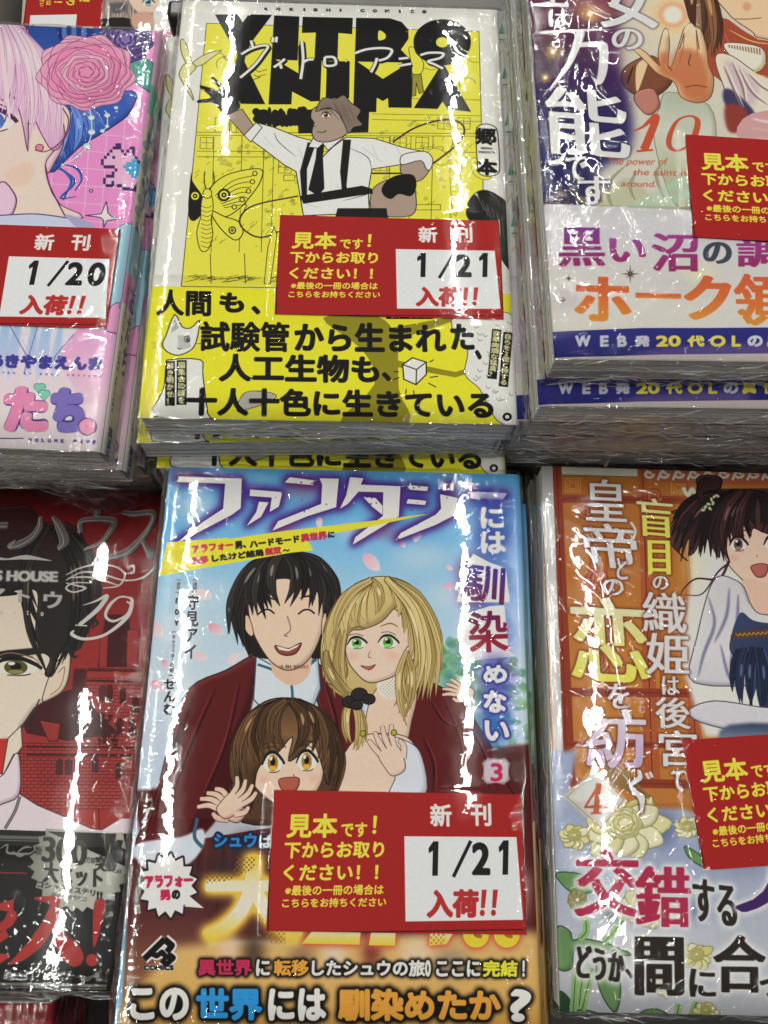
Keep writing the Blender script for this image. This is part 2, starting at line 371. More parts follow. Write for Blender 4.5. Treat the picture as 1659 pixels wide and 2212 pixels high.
def art_A():
    W = '#d0cec8'; Y = '#ede64e'
    c = Canvas(128, 184, POSE['A'], W, 8, 24).frame('f2'); c.shade = 0
    pan = [(325, 95), (1437, 128), (1460, 1000), (1470, 1190), (222, 1170)]
    c.poly(pan, Y); c.line(pan+[pan[0]], INK, 2, sm=0)
    # line-drawn houses behind
    for y0, y1 in ((540, 545), (552, 556), (617, 622), (640, 645)): c.line([(285, y0), (1445, y1)], INK, 1.6)
    for x in (355, 470, 560, 600, 1075, 1160, 1250, 1330): c.line([(x, 555), (x-12, 1030)], INK, 1.6)
    for y in (488, 400, 465): c.line([(1000, y), (1445, y+8)], INK, 1.5)
    for x, y, w_, h_ in ((360, 480, 60, 60), (590, 492, 110, 50), (640, 715, 45, 22), (1180, 835, 100, 22), (1210, 600, 80, 60), (395, 500, 22, 40), (425, 500, 22, 40)):
        c.line([(x, y), (x+w_, y), (x+w_, y+h_), (x, y+h_), (x, y)], INK, 1.6, sm=0)
    for x, y in ((415, 240), (545, 290), (540, 310), (520, 322)): c.line([(x-22, y-6), (x-5, y+4), (x+4, y), (x+26, y-6)], INK, 2)
    for x, y, r in ((360, 245, 42), (405, 262, 40), (1050, 275, 30), (1390, 345, 34), (1360, 300, 20)): c.line([(x+r*math.cos(a), y+r*.8*math.sin(a)) for a in np.linspace(2.6, 6.2, 8)], INK, 1.5)
    rg = random.Random(5)
    for _ in range(70):
        x, y = rg.uniform(270, 640), rg.uniform(650, 1010); a = rg.uniform(-.9, -.5); L = rg.uniform(8, 26); c.line([(x, y), (x+L*math.cos(a), y+L*math.sin(a))], INK, 1.0)
    for _ in range(40):
        x, y = rg.uniform(1050, 1430), rg.uniform(560, 860); a = rg.uniform(-1.2, -.4); L = rg.uniform(8, 30); c.line([(x, y), (x+L*math.cos(a), y+L*math.sin(a))], INK, 1.0)
    for _ in range(120):
        x, y = rg.choice([(rg.uniform(280, 700), rg.uniform(560, 700)), (rg.uniform(1000, 1440), rg.uniform(470, 900)), (rg.uniform(560, 700), rg.uniform(700, 1030)), (rg.uniform(1060, 1440), rg.uniform(880, 1160))]); a = rg.uniform(-1.3, -.5); L = rg.uniform(6, 24)
        for k in range(3): c.line([(x+k*5, y+k*2), (x+k*5+L*math.cos(a), y+k*2+L*math.sin(a))], INK, .9)
    for x, y in ((1020, 560), (1090, 560), (1180, 560), (1270, 480), (1350, 480), (300, 560), (620, 660), (1010, 650)):
        c.line([(x, y), (x+52, y+2), (x+50, y+48), (x-2, y+46), (x, y)], INK, 1.4, sm=0); c.line([(x+25, y), (x+24, y+47)], INK, 1.2); c.line([(x, y+22), (x+51, y+24)], INK, 1.2)
    # trees
    for i in range(60): c.ell((rg.uniform(520, 800), rg.uniform(455, 500)), rg.uniform(8, 20), rg.uniform(10, 24), INK)
    c.poly([(700, 450), (990, 430), (985, 540), (700, 545)], INK)
    # big black title
    B = '#181717'
    c.frame('k1')
    c.poly([(130, 48), (380, 46), (430, 135), (496, 46), (750, 52), (545, 325), (470, 450), (450, 560), (676, 1024), (412, 1020), (380, 980), (330, 940), (120, 940), (340, 610), (372, 490)], B)
    c.poly([(772, 57), (1047, 68), (1028, 548), (744, 536)], B)
    c.poly([(1084, 72), (1630, 84), (1622, 262), (1472, 248), (1462, 552), (1290, 552), (1272, 990), (1172, 994), (968, 886), (960, 1026), (712, 1026), (744, 530), (780, 534), (1038, 688), (1040, 560), (1212, 540), (1226, 244), (1074, 248)], B)
    c.poly([(1036, 400), (1060, 340), (1100, 380), (1110, 560), (1036, 600)], B)
    c.poly([(1346, 556), (1596, 556), (1590, 960), (1334, 960)], B)
    c.frame('k2')
    c.poly([(144, 84), (510, 88), (640, 128), (712, 210), (716, 310), (632, 430), (720, 520), (752, 560), (750, 1064), (496, 1060), (492, 955), (436, 990), (368, 952), (364, 1110), (112, 1110), (130, 560)], B)
    c.poly([(388, 228), (430, 232), (466, 268), (462, 306), (430, 324), (386, 322)], Y, sm=3)
    c.poly([(158, 560), (648, 570), (640, 620), (436, 748), (330, 676), (282, 646)], Y)
    c.ell((1082, 350), 314, 252, B); c.ell((1082, 350), 68, 55, Y)
    c.poly([(1040, 640), (1108, 604), (1396, 1106), (1144, 1082), (1086, 996), (1030, 1076), (772, 1066)], B); c.poly([(1000, 560), (1060, 560), (1110, 620), (1040, 640)], B)
    c.poly([(880, 545), (1034, 642), (870, 900), (840, 700)], Y)
    c.line([(880, 630), (960, 650), (1020, 640)], INK, 1.5); c.line([(1280, 540), (1340, 520), (1400, 560), (1480, 568)], INK, 1.5)
    # plain sketch of a standing man seen from behind
    c.poly([(720, 410), (770, 404), (800, 470), (850, 520), (880, 600), (850, 690), (758, 690), (750, 600), (730, 500)], Y, sm=3, line=(INK, 2)); c.poly([(758, 700), (852, 700), (880, 890), (830, 910), (800, 790), (795, 930), (750, 940)], '#8a8433', sm=0, line=(INK, 2))
    def brush(frame, S_):
        c.frame(frame)
        for s in S_: c.line([(x+14, y+16) for x, y in s], '#201f1e', 15, sm=6)
        for s in S_: c.line(s, '#201f1e', 14, sm=6)
        for s in S_: c.line(s, '#dedcd8', 9, sm=6)
    brush('k1', [[(520, 330), (540, 400)], [(414, 480), (520, 420), (640, 385), (705, 395), (660, 470), (560, 600), (404, 735)], [(762, 296), (752, 350)], [(800, 290), (792, 350)], [(890, 530), (830, 580), (768, 622)], [(840, 590), (852, 636)],
                 [(1074, 335), (1088, 540), (1062, 750)], [(1085, 570), (1140, 540), (1200, 535)], [(1325, 510), (1330, 600), (1440, 592), (1424, 515), (1325, 510)], [(1550, 553), (1562, 555)]])
    brush('k2', [[(130, 468), (260, 426), (420, 412), (520, 425), (530, 460), (480, 520), (390, 550)], [(372, 520), (350, 590), (306, 676)], [(608, 530), (714, 518)], [(608, 606), (746, 582)], [(842, 490), (940, 464), (1090, 470), (1060, 520), (930, 556), (1000, 590), (1090, 636)]])
    c.frame('f2')
    xs = [566, 618, 672, 724, 770, 822, 872, 962, 1012, 1062, 1114, 1164, 1214]
    for ch, x in zip('AOKISHICOMICS', xs):
        y = 36+(x-566)*.018; wd = 9 if ch != 'I' else 3.5; c.T(ch, (x-wd, y-6), (x+wd, y-6), (x-wd, y+7), INK, b=1.8)
    # insects: a moth low left and a faint one at right
    c.poly([(322, 830), (268, 740), (262, 700), (250, 870), (280, 900)], INK, sm=4)
    c.poly([(330, 800), (360, 745), (430, 706), (545, 690), (545, 740), (505, 800), (460, 850), (400, 885), (340, 860)], Y, sm=5, line=(INK, 3))
    c.poly([(340, 860), (400, 885), (455, 905), (474, 950), (440, 980), (380, 930)], Y, sm=5, line=(INK, 3))
    for i in range(7): c.line([(360+i*6, 800+i*8), (430+i*9, 740+i*16), (525-i*8, 715+i*24)], INK, 2.2)
    for i, (x, y) in enumerate(((522, 708), (512, 742), (496, 780), (470, 815), (438, 845))): c.ell((x, y), 9, 9, Y, line=(INK, 2.5))
    for x, y, r in ((396, 796, 26), (278, 800, 24), (430, 940, 16)): c.ell((x, y), r, r, INK); c.ell((x, y), r*.68, r*.68, Y); c.ell((x, y), r*.4, r*.4, INK); c.ell((x, y), r*.15, r*.15, Y)
    c.poly([(312, 800), (345, 800), (352, 850), (344, 900), (350, 960), (330, 1020), (300, 1020), (285, 950), (300, 890), (302, 840)], Y, sm=4, line=(INK, 2.4))
    for y in range(840, 1010, 18): c.line([(302, y), (326, y+8), (348, y)], INK, 1.6)
    c.ell((328, 790), 18, 20, Y, line=(INK, 2.4)); c.line([(322, 772), (315, 735), (318, 700)], INK, 3); c.line([(336, 772), (356, 745), (352, 700)], INK, 3)
    for x, y in ((1240, 640), (1420, 700)): c.ell((x+30, y), 46, 30, Y, rot=.5, line=('#5a5620', 1.8))
    c.poly([(1325, 600), (1355, 600), (1362, 700), (1350, 860), (1330, 860), (1318, 700)], Y, sm=4, line=('#5a5620', 2))
    for y in range(620, 850, 16): c.line([(1324, y), (1358, y+4)], '#5a5620', 1.3)
    # a small flying insect at the upper left margin
    Yp = '#c9c489'
    c.poly([(246, 262), (222, 215), (218, 165), (230, 160), (250, 200), (262, 255)], Yp, sm=4, line=(INK, 2)); c.poly([(262, 262), (320, 222), (385, 206), (352, 232), (300, 268)], Yp, sm=4, line=(INK, 2))
    c.poly([(232, 262), (262, 256), (282, 276), (262, 300), (240, 330), (262, 372), (272, 410), (248, 372), (224, 330), (212, 300)], Yp, sm=4, line=(INK, 2))
    # man in white shirt, black tie and braces, one gloved hand raised
    T = '#9c8779'; S = '#d6d5d2'
    c.line([(1085, 580), (1180, 520), (1300, 488), (1368, 508), (1370, 560), (1300, 630), (1180, 700), (1000, 708)], '#3a2426', 6)
    c.line([(1000, 832), (860, 850), (700, 905), (560, 968), (480, 940), (462, 890), (520, 838), (700, 800)], '#3a2426', 5)
    c.poly([(402, 468), (470, 445), (522, 520), (478, 552)], T, line=(INK, 2.5))
    c.poly([(300, 348), (352, 362), (388, 378), (345, 322), (356, 316), (396, 352), (408, 362), (398, 310), (412, 306), (428, 350), (440, 330), (452, 340), (448, 392), (462, 440), (405, 470), (372, 440), (352, 420), (290, 420), (292, 408), (340, 400), (330, 384), (302, 362)], '#171616', sm=3)
    c.poly([(478, 552), (528, 500), (600, 520), (700, 560), (760, 575), (800, 640), (840, 600), (895, 560), (1010, 565), (1120, 600), (1215, 620), (1245, 650), (1238, 690), (1180, 720), (1120, 672), (1000, 690), (985, 780), (990, 870), (720, 880), (690, 700), (640, 672), (560, 610)], S, sm=0, line=(INK, 3))
    c.poly([(478, 552), (528, 500), (552, 520), (505, 580)], S, line=(INK, 2.5))
    for a in ([(600, 540), (620, 580), (690, 640)], [(560, 560), (600, 600)], [(700, 600), (720, 660)], [(900, 600), (980, 640), (1000, 690)], [(960, 600), (1040, 660)], [(880, 820), (960, 800), (985, 790)], [(720, 830), (790, 850)], [(1000, 590), (1020, 640)], [(1100, 600), (1130, 650)], [(850, 760), (900, 772)], [(770, 700), (760, 760)]): c.line(a, INK, 2, taper=True)
    c.poly([(1120, 672), (1200, 620), (1240, 650), (1232, 700), (1190, 740), (1130, 720)], T, sm=4, line=(INK, 2.5)); c.poly([(1115, 660), (1130, 630), (1215, 618), (1248, 648), (1240, 690), (1222, 690), (1200, 655), (1130, 672)], S, sm=3, line=(INK, 2.5))
    c.poly([(1000, 780), (1060, 735), (1150, 730), (1180, 800), (1160, 880), (1010, 870)], T, sm=4, line=(INK, 2.5))
    c.poly([(1040, 768), (1070, 730), (1120, 712), (1170, 716), (1182, 760), (1160, 800), (1110, 792), (1080, 812), (1050, 800)], '#171616', sm=4)
    c.poly([(738, 580), (770, 590), (735, 690), (735, 820), (715, 820), (706, 700)], INK); c.poly([(882, 570), (915, 570), (896, 760), (905, 785), (878, 785), (870, 700)], INK)
    c.poly([(705, 800), (960, 758), (1000, 770), (1005, 790), (720, 832)], INK)
    c.poly([(776, 590), (806, 590), (800, 640), (806, 770), (780, 800), (740, 775), (770, 650)], INK)
    c.poly([(860, 850), (1060, 850), (1065, 890), (850, 885)], INK)
    c.poly([(762, 560), (740, 600), (780, 605), (800, 585), (820, 615), (885, 560), (870, 545), (800, 575)], S, line=(INK, 2.5))
    c.poly([(765, 440), (850, 415), (920, 440), (930, 500), (892, 550), (830, 578), (775, 575), (755, 545), (762, 500), (750, 478)], T, sm=4, line=(INK, 3))
    c.poly([(770, 455), (800, 400), (850, 405), (885, 388), (915, 420), (955, 450), (940, 480), (962, 510), (925, 520), (905, 545), (885, 500), (860, 460), (820, 440)], '#7a6a60', sm=3, line=(INK, 2.5)); fan(c, [(790, 430), (850, 410), (910, 430)], [(830, 450), (900, 520), (950, 500)], 12, '#4a3a30', 1.8, 4)
    eye(c, 812, 470, 34, 24, '#5c2c2c', 0, lw=3); c.line([(790, 446), (835, 442)], INK, 4); c.line([(768, 500), (758, 512), (772, 516)], INK, 2); c.line([(775, 538), (800, 540), (815, 532)], INK, 2.5)
    # author's seal
    c.poly([(1425, 540), (1440, 512), (1470, 506), (1502, 518), (1514, 548), (1522, 680), (1512, 710), (1478, 720), (1444, 712), (1432, 684)], '#cfcdc7', sm=3, line=(INK, 3))
    c.T('郷', (1420, 520), (1508, 524), (1422, 590), INK, b=4); c.T('本', (1424, 645), (1512, 650), (1426, 714), INK, b=4.5)
    c.T('GOU', (1444, 600), (1490, 602), (1445, 609), INK, b=1.1); c.T('MOTO', (1436, 616), (1500, 619), (1437, 625), INK, b=1.1)
    # dark shape at the lower right edge
    c.poly([(1560, 1100), (1500, 1010), (1440, 940), (1385, 880), (1400, 810), (1450, 775), (1520, 800), (1620, 900), (1640, 1100)], '#1b1919', sm=4)
    for i in range(6): c.line([(1430+i*20, 800+i*16), (1460+i*16, 860+i*24)], '#6a6560', 1.5)
    c.frame('f3')
    for x in (340, 480): c.line([(x, 205), (x+4, 330)], INK, 2)
    for _ in range(46):
        x, y = rg.uniform(235, 600), rg.uniform(300, 326); c.line([(x, y), (x+rg.uniform(20, 60), y-rg.uniform(4, 12))], INK, 1.2)
    c.poly([(560, 330), (575, 180), (600, 95), (612, 130), (600, 220), (585, 330)], Y, line=(INK, 2))
    # --- paper band
    c.poly([(30, 338), (1615, 372), (1640, 960), (20, 920)], '#eae430')
    O = '#827a1e'
    c.poly([(800, 470), (1020, 462), (1100, 560), (1110, 760), (1150, 900), (870, 900), (1010, 740), (960, 600)], O, sm=4); c.poly([(1090, 640), (1340, 690), (1500, 640), (1500, 665), (1340, 712), (1090, 668)], O)
    c.poly([(1020, 520), (1300, 470), (1400, 440), (1400, 460), (1100, 560)], O)
    c.poly([(1330, 470), (1420, 440), (1560, 450), (1590, 500), (1640, 520), (1640, 900), (1530, 900), (1480, 840), (1440, 760), (1380, 700), (1390, 600), (1340, 540)], '#cdccc8', sm=4, line=(INK, 2))
    for i in range(26):
        x, y = rg.uniform(1390, 1560), rg.uniform(470, 800); c.line([(x, y), (x+8, y+12), (x+20, y+6)], '#4a4845', 1.3)
    # plain cat drawing at left
    Wc = '#cfcec9'
    c.poly([(110, 870), (150, 760), (160, 660), (175, 640), (300, 640), (310, 700), (330, 860), (340, 880)], Wc, sm=3, line=(INK, 3))
    c.poly([(160, 540), (195, 455), (225, 505), (262, 510), (296, 480), (285, 560), (262, 600), (210, 622), (165, 608), (145, 578)], Wc, sm=3, line=(INK, 3))
    c.tone([(180, 530), (195, 470), (212, 510)], INK, 4, .4); c.tone([(205, 540), (255, 540), (262, 590), (215, 600)], INK, 4, .3)
    c.ell((246, 556), 10, 12, '#e8e6e2', line=(INK, 2.4)); c.ell((247, 557), 5, 8, INK); c.line([(205, 590), (215, 596), (226, 590)], INK, 2)
    for q in ([(150, 575), (100, 570)], [(150, 585), (104, 590)], [(285, 575), (318, 572)]): c.line(q, INK, 1.6)
    c.poly([(450, 850), (475, 780), (540, 768), (610, 785), (570, 815), (500, 840)], '#bdb9b0', sm=4, line=(INK, 2)); c.tone([(450, 850), (475, 780), (540, 768), (610, 785), (570, 815), (500, 840)], INK, 4, .3)
    # little cube character-free box with motion marks
    c.poly([(1125, 660), (1165, 632), (1222, 650), (1222, 700), (1180, 742), (1130, 720)], '#d2d1cc', sm=0, line=(INK, 3.5)); c.line([(1125, 660), (1182, 680), (1222, 650)], INK, 3, sm=0); c.line([(1182, 680), (1180, 742)], INK, 3)
    for q in ([(1110, 690), (1090, 688)], [(1112, 712), (1088, 722)], [(1140, 760), (1138, 780)], [(1170, 765), (1172, 782)], [(1235, 650), (1252, 640)], [(1236, 712), (1270, 708)], [(1230, 735), (1262, 752)]): c.line(q, INK, 3)
    K = '#161514'
    c.T('人間', (122, 352), (345, 356), (118, 460), K, b=4); c.T('も', (378, 365), (480, 366), (376, 448), K, b=5.0); c.T('、', (508, 420), (545, 420), (508, 456), K, b=6)
    c.T('試験管', (300, 482), (664, 486), (296, 606), K, b=3.8); c.T('から生まれ', (684, 486), (1300, 492), (682, 606), K, b=5.2); c.T('た', (1318, 492), (1415, 494), (1322, 600), K, b=5.0); c.T('、', (1420, 600), (1448, 600), (1420, 640), K, b=5)
    c.T('人工生物も', (378, 614), (1028, 622), (374, 730), K, b=5.0); c.T('、', (1040, 690), (1078, 690), (1040, 728), K, b=5.0)
    c.T('十人十色に生きている', (245, 752), (1490, 768), (240, 868), K, b=5.0); c.ell((1552, 873), 19, 17, K); c.ell((1552, 873), 9, 8, '#cdccc8')
    for (p, s_) in (([(162, 652), (192, 652), (160, 824)], '解き明かせ！'), ([(208, 648), (240, 648), (206, 820)], '猫集会の謎を')):
        q = [(p[0][0]-4, p[0][1]-6), (p[1][0]+4, p[1][1]-6), (p[1][0]+4, p[2][1]+4), (p[2][0]-4, p[2][1]+4)]; c.poly(q, K); c.VT(s_, *p, '#d8d4a0', b=.8)
    for (p, s_) in (([(1540, 532), (1572, 536), (1520, 742)], '自らを2億と称する'), ([(1494, 520), (1526, 524), (1474, 710)], '豪華絢爛な猛禽？')):
        d = (p[2][0]-p[0][0], p[2][1]-p[0][1]); c.poly([(p[0][0]-3, p[0][1]-6), (p[1][0]+3, p[1][1]-6), (p[1][0]+3+d[0], p[1][1]+d[1]+6), (p[2][0]-3, p[2][1]+6)], K); c.VT(s_, *p, '#d8d4a0', b=.8)
    c.poly([(1058, 462), (1250, 462), (1248, 474), (1058, 474)], K); c.T('新時代！', (1072, 440), (1238, 440), (1072, 470), '#d8d4a0', b=1)
    c.poly([(30, 874), (1640, 908), (1640, 930), (30, 930)], '#d2d2cc')
    # spine
    c.frame('mm')
    c.rect(129.3, 0, 152, 182, '#d9d430')
    for i in range(34):
        y = 10+i*3.9; c.poly([(130, y), (136+2*math.sin(i), y+2.5), (146, y+6+1.5*math.sin(i*2.1)), (146, y+8), (134, y+5.5)], '#201e12', sm=3)
    c.rect(129.3, 124, 152, 182, '#eae430')
    for y in (133, 146, 160, 172): c.line([(128, y), (150, y+1.5)], INK, 2)
    return c

def art_B():
    c = Canvas(128, 182, POSE['B'], '#7fb2d6', 8, 24).frame('g3')
    c.poly([(80, 60), (1700, 60), (1700, 1800), (0, 1800)], ('v', '#4f95c4', '#6fabd4', '#a9cbe2', '#c9d6e2', '#b9c6d8', '#b9c6d8', '#b9c6d8'))
    for x, y, rx, ry in ((300, 230, 120, 60), (1150, 420, 160, 60), (1000, 530, 120, 40), (330, 560, 150, 70), (250, 700, 200, 90), (900, 330, 90, 50), (1250, 560, 120, 60)): c.glow((x, y), rx, ry, '#dbe5ec', .55)
    rg = random.Random(3)
    c.frame('g4')
    for _ in range(260):
        x = rg.uniform(1200, 1600); y = rg.uniform(60 if x > 1350 else 0, 520) if x > 1280 else rg.uniform(20, 250)
        c.ell((x, y), rg.uniform(10, 30), rg.uniform(8, 22), rg.choice(['#4f8a54', '#6aa368', '#3b7452', '#8bb987', '#447e7e', '#6e9fae']), al=.6, soft=2)
    c.frame('g3')
    P1 = ['#dba4b4', '#e3c0cb', '#d78fa2', '#e9d3d9']
    for x, y, s_, a in ((960, 440, 42, .8), (1130, 340, 26, 2), (1075, 370, 18, 1), (765, 290, 22, 1.5), (800, 130, 30, .2), (1250, 460, 16, .5), (1250, 530, 22, 0), (160, 690, 34, 1.2), (380, 690, 34, .5), (455, 800, 36, -.4), (320, 790, 30, .3), (330, 560, 36, .2), (190, 820, 20, 1), (1110, 640, 20, 1), (520, 165, 20, 0), (160, 900, 30, .6), (1330, 160, 30, .6)):
        u = [(1, 0), (.3, .55), (-.6, .45), (-1, 0), (-.5, -.5), (.4, -.5)]; c.poly([(x+s_*(p*math.cos(a)-q*math.sin(a)), y+s_*(p*math.sin(a)+q*math.cos(a))) for p, q in u], ('d', rg.choice(P1), '#efe2e6'), sm=5)
    # ---- three plain figures
    def skin(p, **k): c.poly(p, '#dfc0a8', sm=5, line=('#4a2c26', 2.2), **k)
    c.frame('g5'); c.poly([(60, -80), (1560, -260), (1640, 480), (200, 480)], ('v', '#4c191b', '#4c1c1c', '#43201f'), soft=4)
    for x in range(300, 1560, 90): c.line([(x, -100), (x+20, 100), (x-10, 380)], '#2e0f10', 7, taper=True, soft=2); c.line([(x+26, -80), (x+44, 120), (x+20, 360)], '#6e2a28', 4, taper=True, soft=2)
    # man
    c.frame('g4')
    CL = '#55191c'; CD = '#3d1013'; SH = '#bcc4cf'
    c.poly([(480, 60), (760, 70), (830, 200), (840, 420), (700, 700), (330, 760), (150, 740), (100, 700)], SH, sm=0)
    c.poly([(530, 70), (420, 130), (280, 200), (210, 380), (150, 620), (80, 790), (230, 770), (400, 640), (490, 300), (520, 180), (545, 110)], CL, sm=4, line=('#1d0a0c', 3))
    c.poly([(470, 300), (520, 190), (540, 120), (500, 330), (430, 600), (340, 740), (260, 770)], CD, sm=3, soft=2)
    c.poly([(735, 100), (800, 140), (860, 230), (900, 420), (880, 560), (820, 560), (780, 330), (745, 200)], CL, sm=4, line=('#1d0a0c', 3))
    fan(c, [(300, 220), (400, 150)], [(120, 740), (330, 640)], 7, CD, 5, 10)
    c.poly([(530, 80), (600, 120), (665, 170), (720, 110), (760, 80), (770, 200), (720, 330), (610, 340), (520, 240)], '#c9d0d8', sm=0, line=('#27485a', 3))
    for q in ([(535, 110), (590, 130), (640, 160), (662, 190), (668, 330)], [(755, 90), (720, 120), (680, 150), (662, 190)]): c.line(q, '#2f5a6c', 7)
    c.frame('g3')
    c.poly([(500, 470), (640, 395), (780, 460), (820, 620), (790, 780), (735, 800), (560, 800), (490, 760), (450, 640)], '#1f1c1b', sm=4)
    c.poly([(600, 740), (720, 730), (730, 850), (665, 900), (590, 850)], '#cda88e', sm=4)
    c.poly([(500, 600), (520, 540), (640, 500), (770, 560), (782, 640), (768, 720), (735, 790), (690, 832), (640, 842), (590, 815), (548, 760), (515, 690)], '#e2c6ad', sm=5, line=('#3a2420', 2.5))
    c.poly([(480, 650), (500, 640), (520, 700), (510, 716), (488, 690)], '#dcb99f', sm=4, line=('#3a2420', 2)); c.poly([(778, 640), (796, 636), (790, 700), (774, 712)], '#dcb99f', sm=4, line=('#3a2420', 2))
    for _ in range(50):
        x = rg.uniform(610, 720); c.line([(x, 822+4*rg.random()), (x+3, 836)], '#6b5148', 1.2)
    H = '#262322'; MH = ['#1f1c1b', '#2a2625', '#35302e', '#262322']
    mane(c, [(580, 420), (640, 400), (700, 415)], [(520, 790), (475, 760), (425, 690), (500, 640), (560, 640), (600, 590), (650, 600), (700, 580), (745, 620), (800, 650), (845, 600), (815, 720), (760, 820)], 34, 26, MH, '#0d0c0c', .17, 3, '#7d7872', 8)
    for x in (568, 718): c.line([(x-32, 634), (x-10, 618), (x+12, 618), (x+30, 632)], INK, 4.5)
    brow(c, [(530, 585), (570, 572), (600, 580)], INK, 5); brow(c, [(690, 575), (725, 566), (752, 578)], INK, 5)
    c.line([(646, 640), (658, 690), (636, 712), (648, 716)], '#6b4a40', 2.5); c.poly([(600, 750), (650, 762), (698, 740), (680, 778), (645, 788), (614, 778)], '#8c3e34', sm=3, line=(INK, 2.5)); c.poly([(606, 752), (650, 764), (694, 744), (680, 758), (650, 772), (616, 766)], '#ece8e2')
    # woman
    c.frame('g3')
    Hb = '#b8a069'; Hd = '#8a7440'; Hl = '#ddd0a0'
    c.poly([(900, 600), (1060, 520), (1180, 640), (1210, 760), (1200, 840), (1150, 900), (1040, 960), (900, 960), (800, 900), (770, 780), (800, 680)], Hb, sm=4, line=('#4a3a1c', 2.5))
    c.frame('g4')
    c.poly([(1140, 170), (1230, 200), (1300, 250), (1360, 340), (1420, 440), (1470, 560), (1480, 640), (1100, 640), (1130, 500), (1060, 350), (1010, 300), (1100, 240)], CL, sm=4, line=('#1d0a0c', 3))
    c.poly([(860, 240), (920, 300), (960, 360), (900, 420), (860, 420), (840, 330)], CL, sm=3)
    c.poly([(1000, 180), (1100, 160), (1130, 220), (1110, 320), (1080, 420), (980, 420), (940, 360), (950, 260)], '#e0c3ae', sm=4, line=('#4a2c26', 2))
    c.poly([(890, 400), (950, 370), (1090, 380), (1140, 470), (1130, 590), (800, 590), (840, 480)], '#e2c8b4', sm=4, line=('#4a2c26', 2.2))
    c.poly([(980, 370), (1100, 400), (1150, 460), (1160, 600), (1030, 600), (1050, 520), (1000, 440)], '#c9ccd6', sm=4, line=('#3b3c4c', 2.2))
    c.poly([(1090, 120), (1140, 180), (1100, 220), (1020, 240), (980, 200), (1000, 160)], '#ddd6cc', sm=4); c.tone([(1090, 120), (1140, 180), (1100, 220), (1020, 240), (980, 200)], '#a09080', 5, .3)
    hand(c, 1040, 470, -2.05, 92, sk='#e6cbb8')
    c.frame('g3')
    c.poly([(860, 700), (900, 640), (1010, 600), (1090, 660), (1100, 760), (1060, 850), (1000, 882), (950, 888), (910, 860), (870, 800)], '#e9cfba', sm=5, line=('#4a2c26', 2.5))
    c.poly([(1085, 770), (1120, 740), (1128, 780), (1100, 820)], '#e2c2ab', sm=4, line=('#4a2c26', 2))
    c.poly([(790, 800), (780, 700), (820, 600), (900, 520), (1000, 492), (1100, 520), (1170, 600), (1200, 720), (1150, 740), (1120, 720), (1090, 640), (1060, 600), (1000, 660), (930, 690), (880, 700), (862, 780), (870, 860), (830, 900), (790, 880)], ('d', '#cdbd84', Hb, '#a58c54'), sm=4, line=('#4a3a1c', 2.5))
    WH = ['#a8905a', '#b8a069', '#c8b47c', '#bda66c', '#9c8450']; mane(c, [(960, 505), (1010, 498)], [(900, 960), (840, 950), (790, 880), (800, 790), (850, 730), (905, 690), (950, 660), (1000, 630)], 20, 27, WH, '#5a4824', .15, 5, '#e8dcae', 8); mane(c, [(1015, 500), (1060, 510)], [(1040, 610), (1085, 700), (1105, 820), (1120, 940), (1170, 950), (1210, 890), (1220, 800)], 19, 27, WH, '#5a4824', .15, 6, '#e8dcae', 8)
    eye(c, 905, 742, 66, 44, '#4e8f3c', -.05, lw=4.5); eye(c, 1022, 738, 70, 48, '#4e8f3c', .05, lw=4.5)
    brow(c, [(880, 690), (910, 680), (940, 688)], '#6a5528', 3.5); brow(c, [(990, 680), (1030, 668), (1062, 682)], '#6a5528', 3.5)
    c.line([(955, 770), (948, 792), (960, 796)], '#8a5a4a', 2.2); c.poly([(920, 826), (950, 830), (975, 822), (952, 842)], '#b5605a', sm=3, line=('#5a2a28', 2)); c.glow((890, 790), 30, 20, '#df9a8c', .5); c.glow((1040, 790), 34, 20, '#df9a8c', .5)
    c.frame('g4')
    mane(c, [(790, 60), (850, 90)], [(860, 210), (900, 250), (920, 220)], 8, 20, WH, '#5a4824', -.12, 31, '#e8dcae', 6); mane(c, [(1090, 60), (1110, 90)], [(1040, 250), (1090, 330), (1110, 200)], 7, 18, WH, '#5a4824', -.10, 32, '#e8dcae', 6)
    mane(c, [(885, 240), (935, 240)], [(870, 400), (905, 430), (940, 400)], 7, 17, WH, '#5a4824', .10, 33, '#e8dcae', 5)
    for x, y, r in ((880, 250, 28), (915, 222, 30), (950, 240, 24), (905, 262, 22)): c.ell((x, y), r, r*.8, '#2a2226', line=('#0d0a0c', 2.5))
    for x, y in ((928, 368), (1044, 365)): c.ell((x, y), 11, 11, '#a09a34', line=('#4a4412', 2))
    hand(c, 1310, 215, -2.8, 58, mir=-1)
    for q in ([(1230, 240), (1290, 400), (1300, 560)], [(1150, 380), (1190, 480), (1190, 590)], [(1320, 330), (1380, 450), (1400, 580)], [(1180, 250), (1240, 330), (1360, 350)]): c.line(q, '#2c0c0e', 5, taper=True, soft=1); c.line([(x+10, y) for x, y in q], '#7c2c2c', 3, taper=True, soft=1)
    for q in ([(380, 200), (300, 380), (200, 640)], [(470, 180), (420, 400), (330, 620)], [(250, 330), (190, 520), (150, 700)], [(790, 180), (830, 320), (850, 480)]): c.line(q, '#2c0c0e', 6, taper=True, soft=1); c.line([(x-10, y) for x, y in q], '#7c2c2c', 3, taper=True, soft=1)
    # girl
    c.poly([(440, 600), (450, 420), (480, 320), (560, 250), (650, 235), (740, 260), (800, 320), (830, 440), (810, 620), (700, 700), (480, 700)], '#4b3526', sm=4, line=('#1c120c', 3))
    c.poly([(500, 520), (520, 400), (640, 350), (760, 420), (780, 520), (740, 600), (650, 640), (570, 610)], '#e9cdb6', sm=5, line=('#4a2c26', 2.5))
